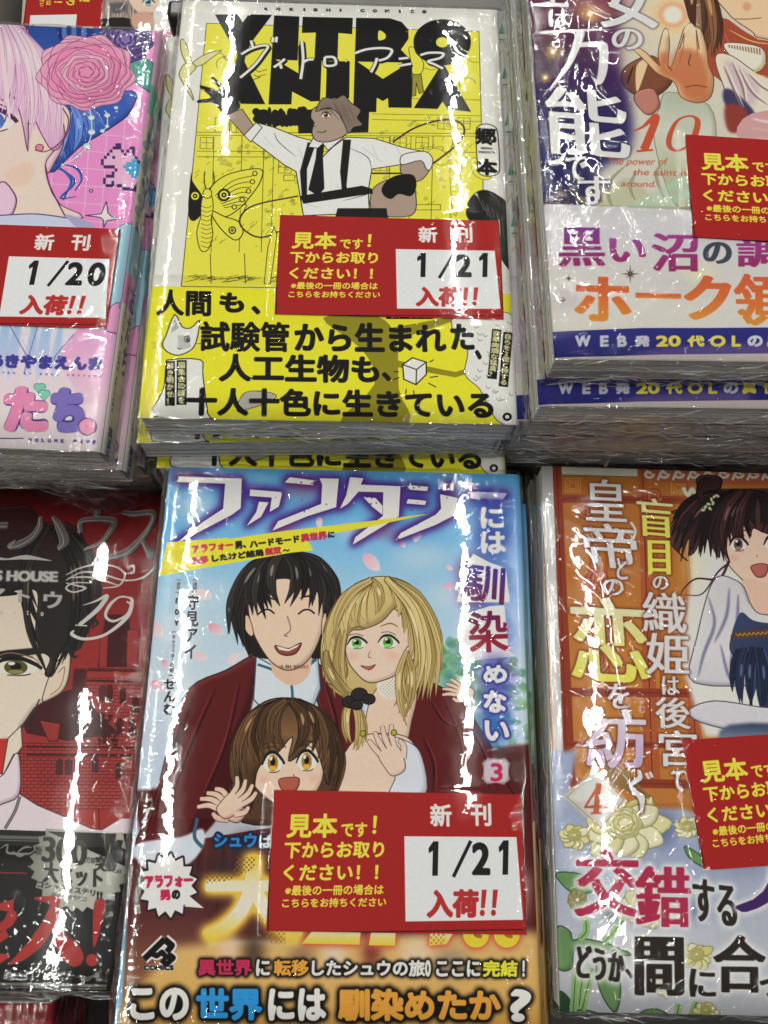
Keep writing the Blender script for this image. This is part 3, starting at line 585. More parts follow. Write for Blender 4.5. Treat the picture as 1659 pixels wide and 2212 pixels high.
    c.poly([(480, 560), (470, 400), (530, 280), (650, 240), (770, 290), (820, 400), (800, 560), (770, 470), (740, 400), (700, 440), (650, 470), (665, 380), (610, 440), (560, 470), (530, 520), (520, 620), (500, 660)], ('v', '#4c3626', '#7a5a38', '#4b3322', '#3a261a'), sm=4, line=('#1c120c', 2.5))
    GH = ['#3a281c', '#4b3424', '#5c422c', '#6b4d34']; mane(c, [(600, 255), (650, 242), (700, 250)], [(510, 660), (470, 620), (465, 540), (530, 470), (570, 440), (615, 410), (655, 445), (700, 410), (745, 440), (785, 500), (825, 580), (790, 650)], 32, 24, GH, '#1a0f0a', .2, 8, '#b08a58', 8)
    eye(c, 592, 478, 72, 76, '#9a7324', 0, lw=5.5); eye(c, 718, 472, 72, 76, '#9a7324', 0, lw=5.5)
    brow(c, [(560, 410), (590, 398), (620, 408)], '#3a261a', 3); brow(c, [(700, 402), (730, 396), (755, 408)], '#3a261a', 3)
    c.line([(668, 520), (672, 528)], '#8a5a4a', 3); c.glow((560, 540), 28, 16, '#df9a8c', .5); c.glow((745, 535), 28, 16, '#df9a8c', .5)
    c.poly([(615, 540), (650, 532), (690, 536), (680, 578), (640, 586), (620, 569)], '#a1533f', sm=4, line=('#5a2a28', 2.5))
    hand(c, 440, 655, -2.5, 84, mir=-1, curl=.5); hand(c, 430, 640, -.75, 82, curl=-.4, sk='#e6cbb6')
    # ---- title
    c.frame('g3')
    kana = [[(240, 119), (476, 128), (472, 238), (440, 262), (222, 376), (330, 290), (406, 240), (414, 146), (238, 140)],
            [(507, 168), (628, 178), (614, 232), (580, 252), (588, 198), (505, 192)], [(540, 214), (576, 216), (548, 270), (494, 304), (530, 252)],
            [(655, 122), (745, 134), (742, 152), (636, 142)], [(766, 126), (838, 128), (828, 234), (720, 268), (590, 322), (612, 286), (772, 222), (776, 150)],
            [(880, 122), (930, 126), (920, 150), (1068, 156), (1062, 268), (1012, 300), (890, 374), (900, 346), (985, 280), (1002, 268), (1004, 178), (912, 176), (872, 222), (842, 240), (866, 190)], [(930, 196), (975, 200), (1002, 230), (1000, 262), (960, 230)],
            [(1100, 152), (1172, 158), (1168, 174), (1092, 168)], [(1096, 204), (1165, 210), (1160, 226), (1090, 220)], [(1228, 146), (1240, 146), (1238, 172), (1226, 172)], [(1254, 146), (1268, 148), (1264, 174), (1252, 172)], [(1216, 186), (1282, 200), (1274, 262), (1200, 300), (1050, 358), (1070, 330), (1200, 262), (1220, 240)],
            [(1325, 176), (1466, 182), (1450, 206), (1330, 198)]]
    P_ = [c.P(k) for k in kana]; m, y0, x0 = c.cover(P_, pad=80)
    for (r, g, col, al) in ((10, 16, '#3a2f86', .8), (6, 9, '#4a1f6a', .85)): c.put(np.clip(blur(dil(m, r), g)*1.3, 0, 1), y0, x0, col, al)
    for x, y, rx, ry in ((260, 110, 90, 30), (640, 320, 90, 30), (1010, 330, 80, 30), (700, 160, 100, 60)): c.glow((x, y), rx, ry, '#a02c40', .35)
    for p in P_: c._draw([p], '#dcdad9')
    for _ in range(70):
        k = P_[rg.randrange(len(P_))]; x = rg.uniform(k[:, 0].min(), k[:, 0].max()); y = rg.uniform(k[:, 1].min(), k[:, 1].max()); an = np.linspace(0, 6.28, 9)[:-1]; r = rg.uniform(.6, 3.4); c._draw([np.stack([x+r*np.cos(an), y+r*.9*np.sin(an)], 1)], '#3a2a62', al=.9)
    # diagonal yellow strip
    c.poly([(196, 366), (420, 348), (430, 352), (640, 322), (905, 292), (1180, 258), (930, 312), (720, 348), (742, 396), (660, 404), (168, 490)], '#e4dc3c')
    for t_, a, b_, h_, col, bb in (('～', (254, 398), (282, 394), (255, 408), INK, 1.5), ('アラフォー', (288, 378), (442, 360), (292, 408), '#b3284c', 2.2), ('男、', (448, 362), (490, 357), (451, 392), INK, 2.2), ('ハードモード', (503, 360), (690, 338), (506, 388), INK, 2.2), ('異世界', (694, 334), (793, 322), (697, 366), '#b3284c', 2.4), ('に', (797, 326), (822, 323), (798, 350), INK, 2.2),
                                   ('転移', (288, 420), (350, 413), (291, 450), '#b3284c', 2.4), ('したけど結局', (362, 412), (556, 389), (365, 440), INK, 2.2), ('無双', (560, 386), (622, 379), (563, 416), '#b3284c', 2.4), ('～', (628, 392), (654, 389), (629, 402), INK, 1.5)):
        c.T(t_, a, b_, h_, col, b=bb)
    W = '#dedcdb'
    # vertical title
    for x, y, rx, ry in ((1410, 230, 110, 90), (1412, 350, 110, 110), (1390, 520, 140, 130), (1400, 700, 130, 130)): c.glow((x, y), rx, ry, '#2f3a94', .8)
    for x, y in ((1330, 560), (1330, 470)): c.glow((x, y), 70, 90, '#5c1f5e', .7)
    c.VT('には', (1358, 228), (1458, 230), (1362, 412), W, b=3.4)
    c.poly([(1340, 408), (1400, 440), (1462, 462), (1476, 590), (1278, 588), (1300, 500), (1320, 440)], W)
    c.T('馴', (1302, 440), (1462, 462), (1292, 578), ('v', '#3a3590', '#6a1f4c'), b=3.5)
    c.poly([(1290, 640), (1400, 604), (1456, 600), (1472, 770), (1500, 790), (1296, 812)], W)
    c.T('染', (1318, 624), (1468, 618), (1322, 780), ('v', '#5a1f4a', '#98222c'), b=3.5)
    c.frame('g4'); c.glow((1425, 150), 90, 110, '#3f2f8e', .85); c.glow((1420, 260), 90, 110, '#3c4fa0', .85); c.glow((1425, 350), 90, 90, '#2f66a8', .85)
    for ch, q in (('め', ((1378, 112), (1466, 112), (1378, 180))), ('な', ((1378, 206), (1464, 208), (1378, 290))), ('い', ((1382, 318), (1474, 322), (1382, 394)))): c.T(ch, *q, W, b=3.8, out=((6, '#3a3f90'),))
    for a in (0, .25, -.2): c.poly([(1425+56*math.cos(a+k*math.pi/2+.78)*1.12, 508+50*math.sin(a+k*math.pi/2+.78)*1.2) for k in range(4)], '#c3b7c4', al=.6)
    c.T('3', (1404, 478), (1450, 478), (1404, 548), '#b12a50', b=2.2)
    c.frame('g3')
    for s_, p, b_ in (('[漫画]', [(293, 500), (311, 500), (291, 556)], .6), ('守見アイ', [(268, 560), (318, 560), (258, 806)], 1.1), ('[原作]', [(234, 500), (250, 500), (230, 558)], .6), ('nov', [(222, 558), (250, 558), (218, 682)], 1.3), ('[キャラクター原案]', [(216, 692), (232, 692), (204, 870)], .6)):
        c.VT(s_, *p, '#2a2830', b=b_, out=((b_+1.2, '#cfd9e4'),))
    c.frame('g4'); c.VT('せんむ', (186, 160), (232, 160), (180, 302), '#2a2830', b=1.3, out=((3, '#cfd9e4'),))
    # ---- clear band with brown print
    c.frame('g5')
    c.poly([(40, -25), (1620, 10), (1640, 900), (20, 900)], ('v', '#6b3030', '#5c2c2e', '#7a4a34', '#c39a5c', '#b98a45'), al=.12)
    c.poly([(60, 170), (300, 160), (350, 400), (340, 800), (20, 860)], ('v', '#4a2024', '#53282a', '#7b5138', '#a5763a'), sm=0, soft=3)
    c.poly([(220, 500), (420, 480), (1640, 440), (1640, 900), (20, 900), (20, 740)], ('v', '#c9a46a', '#c89f5c', '#b98840'), soft=10)
    for x, y, rx, ry, col in ((430, 230, 160, 130, '#35262a'), (500, 120, 90, 60, '#2a2430'), (430, 510, 60, 80, '#d6b49a'), (520, 520, 60, 90, '#3b2a26'), (700, 530, 70, 70, '#8a6a50'), (820, 540, 60, 90, '#cdbfae'), (960, 520, 50, 90, '#6a2222'), (1130, 520, 90, 70, '#d8c0a8'), (1260, 560, 90, 70, '#8a7a72'), (1500, 300, 90, 120, '#cfa9a2'), (1590, 340, 60, 130, '#5a1c20')): c.glow((x, y), rx, ry, col, .85)
    c.poly([(80, 120), (250, 90), (330, 60), (330, 130), (260, 200), (120, 210)], '#c3c8d4', sm=4, soft=2); c.line([(310, 20), (300, 90), (330, 130)], '#3a5a70', 9)
    c.T('シュウ', (372, 76), (532, 76), (372, 130), '#2a79bd', b=2.4, out=((6, '#1c2234'),)); c.T('は', (540, 84), (590, 84), (540, 132), '#d8dade', b=1.5, out=((5, '#1c2234'),))
    yel = ('v', '#e6c23a', '#e8dfc0', '#e6e0cf', '#e5c93c')
    c.T('大', (336, 160), (700, 160), (330, 478), yel, b=7, mincho=2, glow=(12, '#e9c04a', .95, 5))
    for q in ([(740, 440), (920, 440), (915, 492), (700, 488)], [(960, 440), (1050, 440), (1048, 496), (950, 494)], [(1180, 440), (1270, 440), (1240, 490), (1175, 496)]): c.poly(q, ('v', '#e9e0c0', '#e5c93c'), glow=(8, '#c0503a', .8, 3))
    for x in (1350, 1465): c.ell((x, 455), 48, 48, '#e3cf3a', glow=(8, '#c0503a', .8, 3)); c.line([(x-4, 430), (x-2, 455), (x+20, 462)], '#a86028', 9)
    c.tone([(340, 230), (440, 230), (460, 165), (530, 165), (520, 210), (420, 255), (345, 262)], '#7a5526', 6, .38); c.tone([(560, 440), (640, 440), (640, 490), (580, 490)], '#9a6a2a', 6, .38); c.tone([(1180, 440), (1240, 440), (1230, 492), (1178, 492)], '#b0762a', 6, .38)
    c.poly([(200+(112 if i % 2 else 88)*math.cos(i*math.pi/15)*(1.2 if i == 3 else 1), 272+(122 if i % 2 else 96)*math.sin(i*math.pi/15)*(1.0)) for i in range(30)], '#d3d1cf', out=((5, '#241a22'),)); c.poly([(280, 310), (335, 356), (262, 350)], '#d3d1cf')
    c.T('アラフォー', (110, 236), (292, 228), (116, 284), '#b0264a', b=3); c.T('男', (168, 288), (208, 286), (172, 328), '#b0264a', b=2.6); c.T('の', (214, 288), (246, 287), (215, 324), INK, b=2.6)
    # publisher's mark
    def lg(w_, col):
        c.line([(188, 472), (112, 546)], col, w_, sm=0); c.line([(188, 472), (216, 496), (196, 520)], col, w_, sm=0); c.line([(140, 526), (160, 534), (178, 520), (196, 540), (210, 532), (222, 542), (196, 566), (176, 548)], col, w_*.8, sm=0)
    lg(25, '#cfcac6'); c.T('COMICS', (110, 568), (222, 568), (110, 588), '#cfcac6', b=4); lg(15, '#161414'); c.T('COMICS', (110, 568), (222, 568), (110, 588), '#161414', b=1.6)
    def row(parts, y0, y1, b_, og, x0s, slope=.004, **k):
        for t_, xa, xb, col in parts:
            ya = y0+(xa-x0s)*slope; yb = y0+(xb-x0s)*slope; c.T(t_, (xa, ya), (xb, yb), (xa-1, ya+(y1-y0)), col, b=b_, glow=og, **k)
    W2 = '#dbd9d4'
    pr = [('異世界', 314, 514, '#b02c50'), ('に', 530, 582, W2), ('転移', 596, 726, '#d0943a'), ('したシュウの旅', 738, 1160, W2), ('。', 1160, 1182, W2), ('ここに', 1202, 1366, W2), ('完結', 1376, 1506, '#e3dc3c'), ('！', 1524, 1532, W2)]
    for ps in (1, 0): row(pr, 546, 608, 1.9, (4, '#161210', 1, 4) if ps else None, 314)
    pr = [('この', 60, 278, W2), ('世界', 306, 552, '#2c86c6'), ('には', 575, 790, W2), ('馴染めたか', 836, 1440, '#cc9038'), ('?', 1478, 1556, W2)]
    for ps in (1, 0): row(pr, 652, 774, 4.6, (6, '#161210', 1, 6) if ps else None, 60)
    c.frame('mm'); c.rect(128.5, 0, 152, 120, ('v', '#5f9fcc', '#7fb4d8', '#5d8f62', '#8a4a50')); c.rect(128.5, 120, 152, 182, ('v', '#c0a070', '#a87a30'))
    return c

def art_C():
    PK = '#d68cbe'
    c = Canvas(128, 182, POSE['C'], PK, 8, 24).frame('f1')
    c.poly([(-2600, -400), (1800, -400), (1800, 2400), (-2600, 2400)], ('v', '#d98fc0', '#d585bb', '#d27fb8'))
    for i in range(-2, 8): c.line([(480+i*150, 900), (440+i*150, 1600), (360+i*152, 2400)], '#e3bfd6', 2.2)
    for y in range(860, 2400, 150): c.line([(300, y-40), (900, y), (1500, y+46)], '#e3bfd6', 2.2)
    # deep blue hair and leaves
    c.poly([(100, 160), (820, 180), (830, 330), (600, 480), (360, 520), (150, 300)], '#2e4a92', sm=3)
    for i in range(7): c.poly([(480+i*46, 180), (520+i*46, 185), (560+i*40, 330), (500+i*40, 330)], '#5674b4' if i % 2 else '#25397c', sm=3)
    fan(c, [(150, 190), (500, 180)], [(360, 480), (560, 340)], 16, '#1c2658', 4, 10); fan(c, [(520, 180), (820, 200)], [(520, 360), (840, 340)], 12, '#1c2658', 4, 8)
    c.poly([(1150, 500), (1330, 540), (1340, 700), (1290, 780), (1180, 720), (1100, 620)], '#4f8f84', sm=4, line=('#254a4c', 3)); c.line([(1160, 560), (1290, 700)], '#8cc0b4', 3)
    rose(c, 1080, 340, 230, ['#6a5590', '#735c98', '#5d4884', '#6f5a94', '#7d68a2'], '#33235a', 6, 3.5, 3, .9)
    c.poly([(500, 900), (1130, 780), (1120, 960), (980, 1080), (820, 1180), (700, 1250), (560, 1380), (440, 1480), (380, 1300), (480, 1000)], '#3455a6', sm=4, line=('#1c2658', 4))
    mane(c, [(620, 900), (1080, 820)], [(440, 1440), (560, 1360), (700, 1240), (960, 1060)], 16, 26, ['#3455a6', '#2b488f', '#4a6cb8', '#5f82c8'], '#1a2458', .12, 10, '#8fa8dc', 12); fan(c, [(620, 950), (1080, 860)], [(520, 1340), (900, 1120)], 14, '#7f9ad2', 3, 16, 4)
    for q in ([(470, 1440), (560, 1480), (610, 1560), (560, 1680), (540, 1720)], [(540, 1410), (660, 1450), (700, 1540), (640, 1640)], [(500, 1430), (640, 1560), (520, 1700), (650, 1690)]): c.line(q, '#3a5db0', [2, 9, 6, 2]); c.line([(x+6, y) for x, y in q], '#1c2658', 2)
    # pale hair and cheek of a figure cropped by the edge
    c.poly([(-1300, 60), (80, 190), (260, 330), (400, 480), (520, 700), (560, 1100), (480, 1380), (200, 1560), (-1300, 1700)], '#ddbccb', sm=4, line=('#5a2c50', 4))
    c.poly([(-1300, 900), (20, 1000), (200, 1060), (360, 1040), (480, 880), (600, 960), (580, 1150), (470, 1290), (390, 1420), (440, 1640), (520, 1760), (600, 1900), (-1300, 1950)], '#ead6c8', sm=4, line=('#5a2c50', 3))
    c.poly([(-1300, 900), (60, 980), (240, 1060), (260, 1300), (100, 1560), (-100, 1640), (-1300, 1500)], '#e6cfc6', sm=4)
    c.poly([(40, 1500), (200, 1400), (300, 1440), (260, 1560), (130, 1600)], '#e3bfae', sm=4, soft=5, al=.7)
    eye(c, -50, 1040, 330, 190, '#4a66a8', 0, '#4a2450', 12)
    c.poly([(-1300, 60), (80, 200), (240, 360), (340, 520), (480, 900), (560, 1150), (460, 1300), (330, 1100), (250, 900), (240, 1300), (180, 1000), (90, 800), (40, 1050), (-60, 800), (-1300, 700)], ('d', '#e3c4d0', '#dcb8cc', '#c99cc0'), sm=3, line=('#5a2c50', 3))
    mane(c, [(-60, 60), (60, 150), (200, 280)], [(-160, 900), (-20, 900), (60, 1000), (170, 960), (250, 1180), (330, 1100), (420, 1250), (500, 1260), (540, 1150)], 18, 30, ['#dcbccd', '#e3c6d3', '#d6b0c8', '#e6cdd8'], '#a0689a', .10, 9, '#f4e6ec', 14); fan(c, [(0, 260), (260, 420)], [(100, 1200), (480, 1300)], 10, '#f0dde4', 4, 14, 9)
    c.poly([(20, 1560), (120, 1660), (140, 1750), (90, 1860), (0, 1880), (-100, 1700)], '#dcb8d2', sm=4, line=('#5a2c50', 4))
    c.ell((340, 1270), 34, 30, '#cc7a88', line=('#7a3548', 3)); c.line([(540, 930), (590, 1040), (540, 1200), (400, 1300), (300, 1290)], '#6a3a56', 4); c.line([(390, 1420), (430, 1600), (560, 1860)], '#5a2c50', 4)
    c.poly([(-200, 1880), (200, 1840), (420, 1850), (700, 1900), (800, 1960), (800, 2000), (-200, 2000)], '#b9bcd4', sm=4, line=('#4a3a6a', 4)); c.poly([(560, 1840), (700, 1880), (820, 1950), (680, 1960), (600, 1900)], '#9a94b8', sm=4)
    rose(c, 740, 620, 410, ['#e6aac2', '#e69cba', '#e28eb2', '#df82ab', '#e292b4', '#e8acc2', '#e08db0'], '#7c3a68', 9, 2.1, 1, .78)
    for x, y, r in ((785, 1010, 30), (922, 990, 26), (998, 925, 20), (788, 1135, 32), (920, 1085, 20), (880, 1125, 22), (748, 1255, 34), (660, 1348, 20), (710, 1300, 12), (540, 1418, 16), (726, 980, 16), (1003, 958, 11)): c.ell((x, y), r, r*.8, '#e6e6e2', line=('#5a6a9a', 2)); c.ell((x, y-r*.4), r*.6, r*.3, '#8fbdd6')
    for q in ([(770, 940), (785, 1010), (788, 1135), (748, 1255), (660, 1348), (540, 1418)], [(900, 950), (922, 990), (920, 1085), (880, 1125)]): c.line(q, '#dfe4ea', 3)
    # small pixel-art horse shape, blocky
    px_, py_ = 24, 20; D_ = '#3a2a5c'
    rows = ["......dd........", ".....ddd...dd...", "....dpppd.dpd...", "...dpppppdppd...", "..dppdpppppppd..", ".dppppppppppbbd.", ".dppppppppbbbbbd", "..ddddpppbbbbbbd", "......dpppbbbbbb", ".....dpppppbbbbp", "...dddppppppbbpp", "..dppppppppppppp", "..dppdppppppppdd", "...ddd.ddppppd..", ".........ddddd.."]
    for j, rr in enumerate(rows):
        for i, ch in enumerate(rr):
            if ch != '.':
                x, y = 850+i*px_-j*1, 1230+j*27; c.poly([(x, y), (x+px_+1, y+3), (x+px_, y+30), (x-1, y+27)], {'d': D_, 'p': '#d3a3c0', 'b': '#4796c4'}[ch])
    for i, j in ((0, 0), (1, -1), (2, -2), (1, 1), (2, 0), (3, -1), (3, 1)): c.poly([(1080+i*24, 1010+j*22), (1104+i*24, 1013+j*22), (1103+i*24, 1035+j*22), (1079+i*24, 1032+j*22)], D_ if (i+j) % 2 else '#cfc4da')
    c.poly([(915, 1730), (928, 1830), (960, 1862), (1060, 1876), (955, 1892), (920, 1900), (892, 1955), (888, 1890), (860, 1868), (735, 1852), (870, 1838)], '#e6e0dc', sm=0, line=('#3a2a5c', 3)); c.ell((783, 1640), 13, 12, '#e6dce2', line=('#3a2a5c', 3))
    # lower part
    c.frame('f6')
    c.poly([(-2400, 640), (1100, 700), (1100, 2200), (-2400, 2200)], ('v', '#cfd6da', '#d9c9d6', '#dccbd2', '#d8ccce', '#d8ccce'))
    c.poly([(640, 690), (1050, 700), (880, 1720), (700, 1700), (560, 1200), (430, 980), (540, 820)], ('v', '#c98fb8', '#d3a2c2', '#d9bccb', '#d8ccce'), soft=3)
    c.poly([(880, 0), (1100, 0), (1040, 520), (830, 600), (860, 300)], '#8fb6c6', sm=3, line=('#41627c', 3)); c.poly([(840, 590), (960, 560), (930, 760), (800, 770)], '#cf8db4', sm=3, line=('#6a3a66', 3))
    for x, w_ in ((20, 60), (110, 50), (250, 40), (330, 60), (450, 30)): c.poly([(x, 700), (x+w_, 700), (x-20+w_, 1000), (x-60, 1200), (x-70, 1000)], ('v', '#7fb0da', '#9fb4dc', '#c9c4dc'), al=.75, soft=3)
    for q in ([(60, 710), (200, 960)], [(290, 720), (180, 1100)], [(560, 800), (430, 950), (410, 1000)]): c.line(q, '#6a6a9c', 3)
    for _ in range(90): c.ell((rg_ := random.random()*340, 740+random.random()*160), 3, 3, '#8f96b4')
    NV = '#3f3a86'
    c.T('あきやまえんま', (-90, 944), (775, 972), (-96, 1052), NV, b=4.5)
    c.TR('PRESENTED BY ENMA AKIYAMA', -240, 780, 1082, 17, '#3a3468', .036, b=.9)
    c.line([(-200, 1588), (176, 1590)], '#3a3468', 3); c.TR('VOLUME FIVE', 205, 740, 1600, 30, '#4a3f86', .034, b=1.6)
    OUT = '#3c3178'
    for cl, q in (('#7a68b0', [('お', (-440, 1190), (-10, 1200), (-450, 1530))]), ('#d07fa4', [('た', (30, 1190), (370, 1200), (20, 1540))]), ('#7466ac', [('ち', (385, 1195), (650, 1215), (375, 1540))])):
        for s_, a, b_, d in q:
            for st in (0, 1): c.T(s_, a, b_, d, OUT if st == 0 else cl, b=17.5 if st == 0 else 13.5)
    c.ell((662, 1500), 72, 68, OUT); c.ell((662, 1500), 64, 60, '#d07fa4'); c.ell((658, 1498), 5, 5, INK)
    for x, y, a in ((300, 1205, -.3), (335, 1255, .3)):
        for ps, col in ((1, '#3a6a6a'), (0, '#77b8a4')):
            for d in (-18, 18): c.ell((x+d, y-8), 24+ps*5, 22+ps*5, col)
            c.poly([(x-42-ps*4, y), (x+42+ps*4, y), (x, y+48+ps*5)], col)
    # spine
    c.frame('mm'); rg = random.Random(9)
    c.rect(129, 0, 152, 182, '#b8b29c')
    c.rect(129, 0, 152, 44, '#cfa4bc'); c.rect(129, 26, 152, 40, '#6fa397')
    for i in range(44):
        x, y = rg.uniform(130.5, 141), 40+i*2.0; c.ell((x, y), rg.uniform(1.2, 2.4), rg.uniform(1.6, 3), rg.choice(['#8d96a8', '#a9a79a', '#6f6c8c', '#9a8fa0', '#8a9a94']), rot=rg.uniform(0, 3), line=('#4a4860', 1.3))
    c.rect(129, 92, 152, 112, '#8fb2c0'); c.poly([(129, 112), (140, 108), (152, 118), (152, 124), (129, 126)], '#cf8db4')
    c.rect(129, 124, 152, 182, '#d3cbbf'); c.line([(129.2, 90), (129.2, 182)], '#4a3a6a', 1.5)
    c.VT('PRESENTED BY ENMA AKIYAMA', (131, 116), (133.6, 116), (131, 166), '#5a5480', b=.8)
    c.VT('おたち', (135, 112), (141.5, 112), (135, 150), '#4c4490', b=2.5); c.VT('集英社', (131.5, 171), (135.8, 171), (131.5, 184), '#3a3880', b=1.2)
    return c

def art_D():
    c = Canvas(128, 182, POSE['D'], '#cfc8bc', 8, 24).frame('f4')
    c.poly([(100, -600), (3200, -600), (3200, 2600), (200, 2600)], ('v', '#cbb9b0', '#d0c8b6', '#c9c6ba', '#c6c6c2'))
    # figure in pale clothes with red-brown hair; hand raised to a light
    c.poly([(1300, -200), (1400, 60), (1560, 190), (1659, 240), (2300, 300), (2300, -300)], '#e0c09c', sm=4, line=('#5a3a26', 3)); c.line([(1460, 115), (1540, 116), (1620, 108)], '#7a4a38', 3); c.ell((1530, 40), 26, 26, '#d49a72', soft=3)
    c.poly([(1200, -200), (1290, -50), (1370, 130), (1330, 300), (1280, 420), (1240, 200), (1100, -200)], '#5d3a2c', sm=4, line=('#2c1a14', 3)); c.poly([(1310, 60), (1370, 170), (1350, 260), (1320, 200)], '#d2c48a', sm=4)
    c.poly([(1350, 100), (1600, 240), (1900, 300), (1900, 700), (1480, 700), (1400, 520), (1290, 400)], '#a24a36', sm=3)
    c.poly([(1400, 260), (1620, 290), (1640, 400), (1560, 440), (1430, 340)], '#ded8c8', sm=4, line=('#6a4a36', 3))
    for i in range(12): c.line([(1420+i*17, 272+i*2), (1424+i*17, 290+i*4)], '#8a6a50', 4)
    c.poly([(1340, 340), (1440, 340), (1620, 460), (1900, 560), (1900, 760), (1500, 700), (1380, 500)], '#dcd2c0', sm=4, line=('#6a4a4a', 3)); c.poly([(1400, 380), (1480, 400), (1600, 520), (1560, 640), (1430, 500)], '#cbb4b8', sm=4, soft=6)
    c.poly([(1390, 545), (1460, 560), (1580, 690), (1520, 760), (1400, 640)], '#3f3a5a', sm=4, soft=3); c.poly([(1400, 640), (1520, 660), (1540, 780), (1420, 800)], '#8c3a30', sm=4, soft=4)
    c.poly([(1560, 690), (2000, 680), (2000, 900), (1500, 860)], '#c99a9c', sm=4)
    c.poly([(830, 380), (770, 440), (780, 520), (900, 600), (1020, 560), (1080, 460), (960, 340)], '#7b4a34', sm=4, line=('#3c2418', 3)); c.poly([(860, 400), (930, 360), (900, 470), (860, 560)], '#e2c39a', sm=4); c.poly([(860, 560), (960, 540), (1000, 640), (930, 700), (850, 620)], '#b87a6c', sm=4, line=('#6a3a30', 3))
    fan(c, [(840, 400), (960, 360)], [(800, 520), (1000, 560)], 8, '#3c2418', 3, 8)
    c.glow((1080, 90), 260, 220, '#e9d9a8', .7); c.glow((1080, 90), 110, 100, '#e0683a', .9)
    for i in range(16):
        a = i*math.pi/8; c.poly([(1080+90*math.cos(a-.12), 90+80*math.sin(a-.12)), (1080+(150+40*(i % 2))*math.cos(a), 90+(140+40*(i % 2))*math.sin(a)), (1080+90*math.cos(a+.12), 90+80*math.sin(a+.12))], '#edcf9a', soft=1)
    c.ell((1080, 90), 60, 55, '#f6f2e2', soft=5)
    mane(c, [(1230, -160), (1300, -120)], [(1150, 60), (1240, 220), (1300, 330), (1360, 300), (1380, 160)], 12, 26, ['#4c2e22', '#5d3a2c', '#744a36', '#8a5c40'], '#24140e', .08, 21, '#c99a6a', 10)
    for q in ([(1480, 420), (1560, 560), (1659, 640)], [(1440, 380), (1500, 520), (1520, 620)], [(1540, 450), (1640, 540), (1800, 600)], [(1390, 400), (1440, 520), (1500, 660)]): c.line(q, '#8a6a70', 6, taper=True, soft=1); c.line([(x+14, y-4) for x, y in q], '#f2ece0', 4, taper=True, soft=1)
    for q in ([(1420, 180), (1560, 250), (1700, 270)], [(1400, 210), (1420, 260)], [(1650, 380), (1580, 440), (1660, 470)]): c.line(q, '#d9b25c', 5, taper=True)
    for q in ([(1560, 720), (1659, 740), (1800, 730)], [(1560, 780), (1700, 800)], [(1600, 840), (1700, 850)]): c.line(q, '#e8cfd0', 8, taper=True, soft=2)
    # light cloth and leaves below
    c.poly([(680, 1180), (820, 1080), (1000, 1240), (1180, 1260), (1180, 1340), (700, 1330)], '#b8b89c', sm=4, soft=4); c.poly([(1050, 560), (1300, 640), (1340, 900), (1240, 1240), (1100, 1250), (1000, 1000), (960, 760), (1000, 660)], ('v', '#aab09c', '#c9cabc', '#b3b59a', '#9fa286'), sm=4, line=('#8a8c70', 3))
    for q in ([(800, 1000), (700, 1100), (690, 1200), (730, 1290)], [(860, 1040), (820, 1130), (850, 1220)], [(1000, 1000), (980, 1080), (1040, 1240)]): c.line(q, '#9a9a80', 10, taper=True)
    for q in ([(760, 1310), (1180, 1080)], [(860, 1310), (1200, 1160)]): c.line(q, '#a9c4ae', 30, soft=4, al=.6)
    HN = ('v', '#e9d3ae', '#dfb68a', '#d6996a'); HO = '#b8623c'; LN = '#5a3a2c'
    c.poly([(820, 285), (870, 290), (930, 330), (1000, 400), (990, 330), (1020, 190), (1050, 180), (1060, 280), (1050, 400), (1075, 400), (1120, 260), (1150, 170), (1190, 138), (1222, 170), (1252, 180), (1285, 290), (1300, 400), (1330, 480), (1310, 590), (1230, 626), (1130, 590), (1090, 500), (990, 450), (930, 390), (870, 330)], HN, sm=3, line=(LN, 2.4))
    c.line([(1150, 215), (1140, 300), (1120, 380)], '#8a5a40', 2.4); c.line([(1222, 190), (1226, 260), (1232, 340)], '#8a5a40', 2.4)
    for x, y in ((1040, 200), (1170, 160), (1215, 190), (850, 292)): c.glow((x, y), 26, 30, '#f4e6c4', .8)
    c.poly([(1000, 330), (1052, 320), (1060, 420), (1110, 300), (1240, 320), (1290, 420), (1300, 500), (1290, 590), (1220, 610), (1150, 580), (1110, 500), (1000, 440)], HO, sm=4, soft=8, al=.75)
    for q in ([(1050, 400), (1075, 430)], [(1190, 330), (1176, 380), (1186, 400)], [(1150, 200), (1120, 300)], [(1222, 180), (1240, 300)], [(1155, 530), (1220, 520), (1290, 530)]): c.line(q, LN, 3)
    # dark violet title ground at left
    c.poly([(100, -300), (620, -300), (760, 0), (740, 300), (820, 620), (820, 900), (620, 1050), (560, 1330), (200, 1340)], ('v', '#7a3a48', '#6c2c50', '#5c3048', '#3c2450', '#2b2560', '#2a2a58', '#4a3f4c'), sm=3, soft=14)
    c.glow((600, 60), 170, 90, '#d9b070', .7); c.glow((700, 20), 220, 60, '#7a3050', .6); c.glow((350, 300), 90, 120, '#6c4c2c', .6); c.glow((700, 280), 100, 160, '#6a3a68', .6)
    rg = random.Random(4)
    for _ in range(50): c.glow((rg.uniform(300, 700), rg.uniform(1120, 1330)), rg.uniform(10, 34), rg.uniform(10, 30), rg.choice(['#a8843c', '#3a3a5a', '#6a5a3a', '#2a2a50', '#cfc07a']), .6)
    for x, y, r in ((350, 315, 24), (305, 470, 20), (575, 85, 30), (395, 810, 12)):
        c.glow((x, y), r*2, r*2, '#dba04a', .7)
        for i in range(12):
            a = i*math.pi/6+.2; L = r*(2.2 if i % 2 else 1.5); c.line([(x, y), (x+L*math.cos(a), y+L*math.sin(a))], '#ecd9a0', 2, taper=True)
        c.ell((x, y), r*.55, r*.55, '#f2eee4', soft=1)
    W = '#d9d7d8'; sh = (4, '#2b1c30', .6, 2)
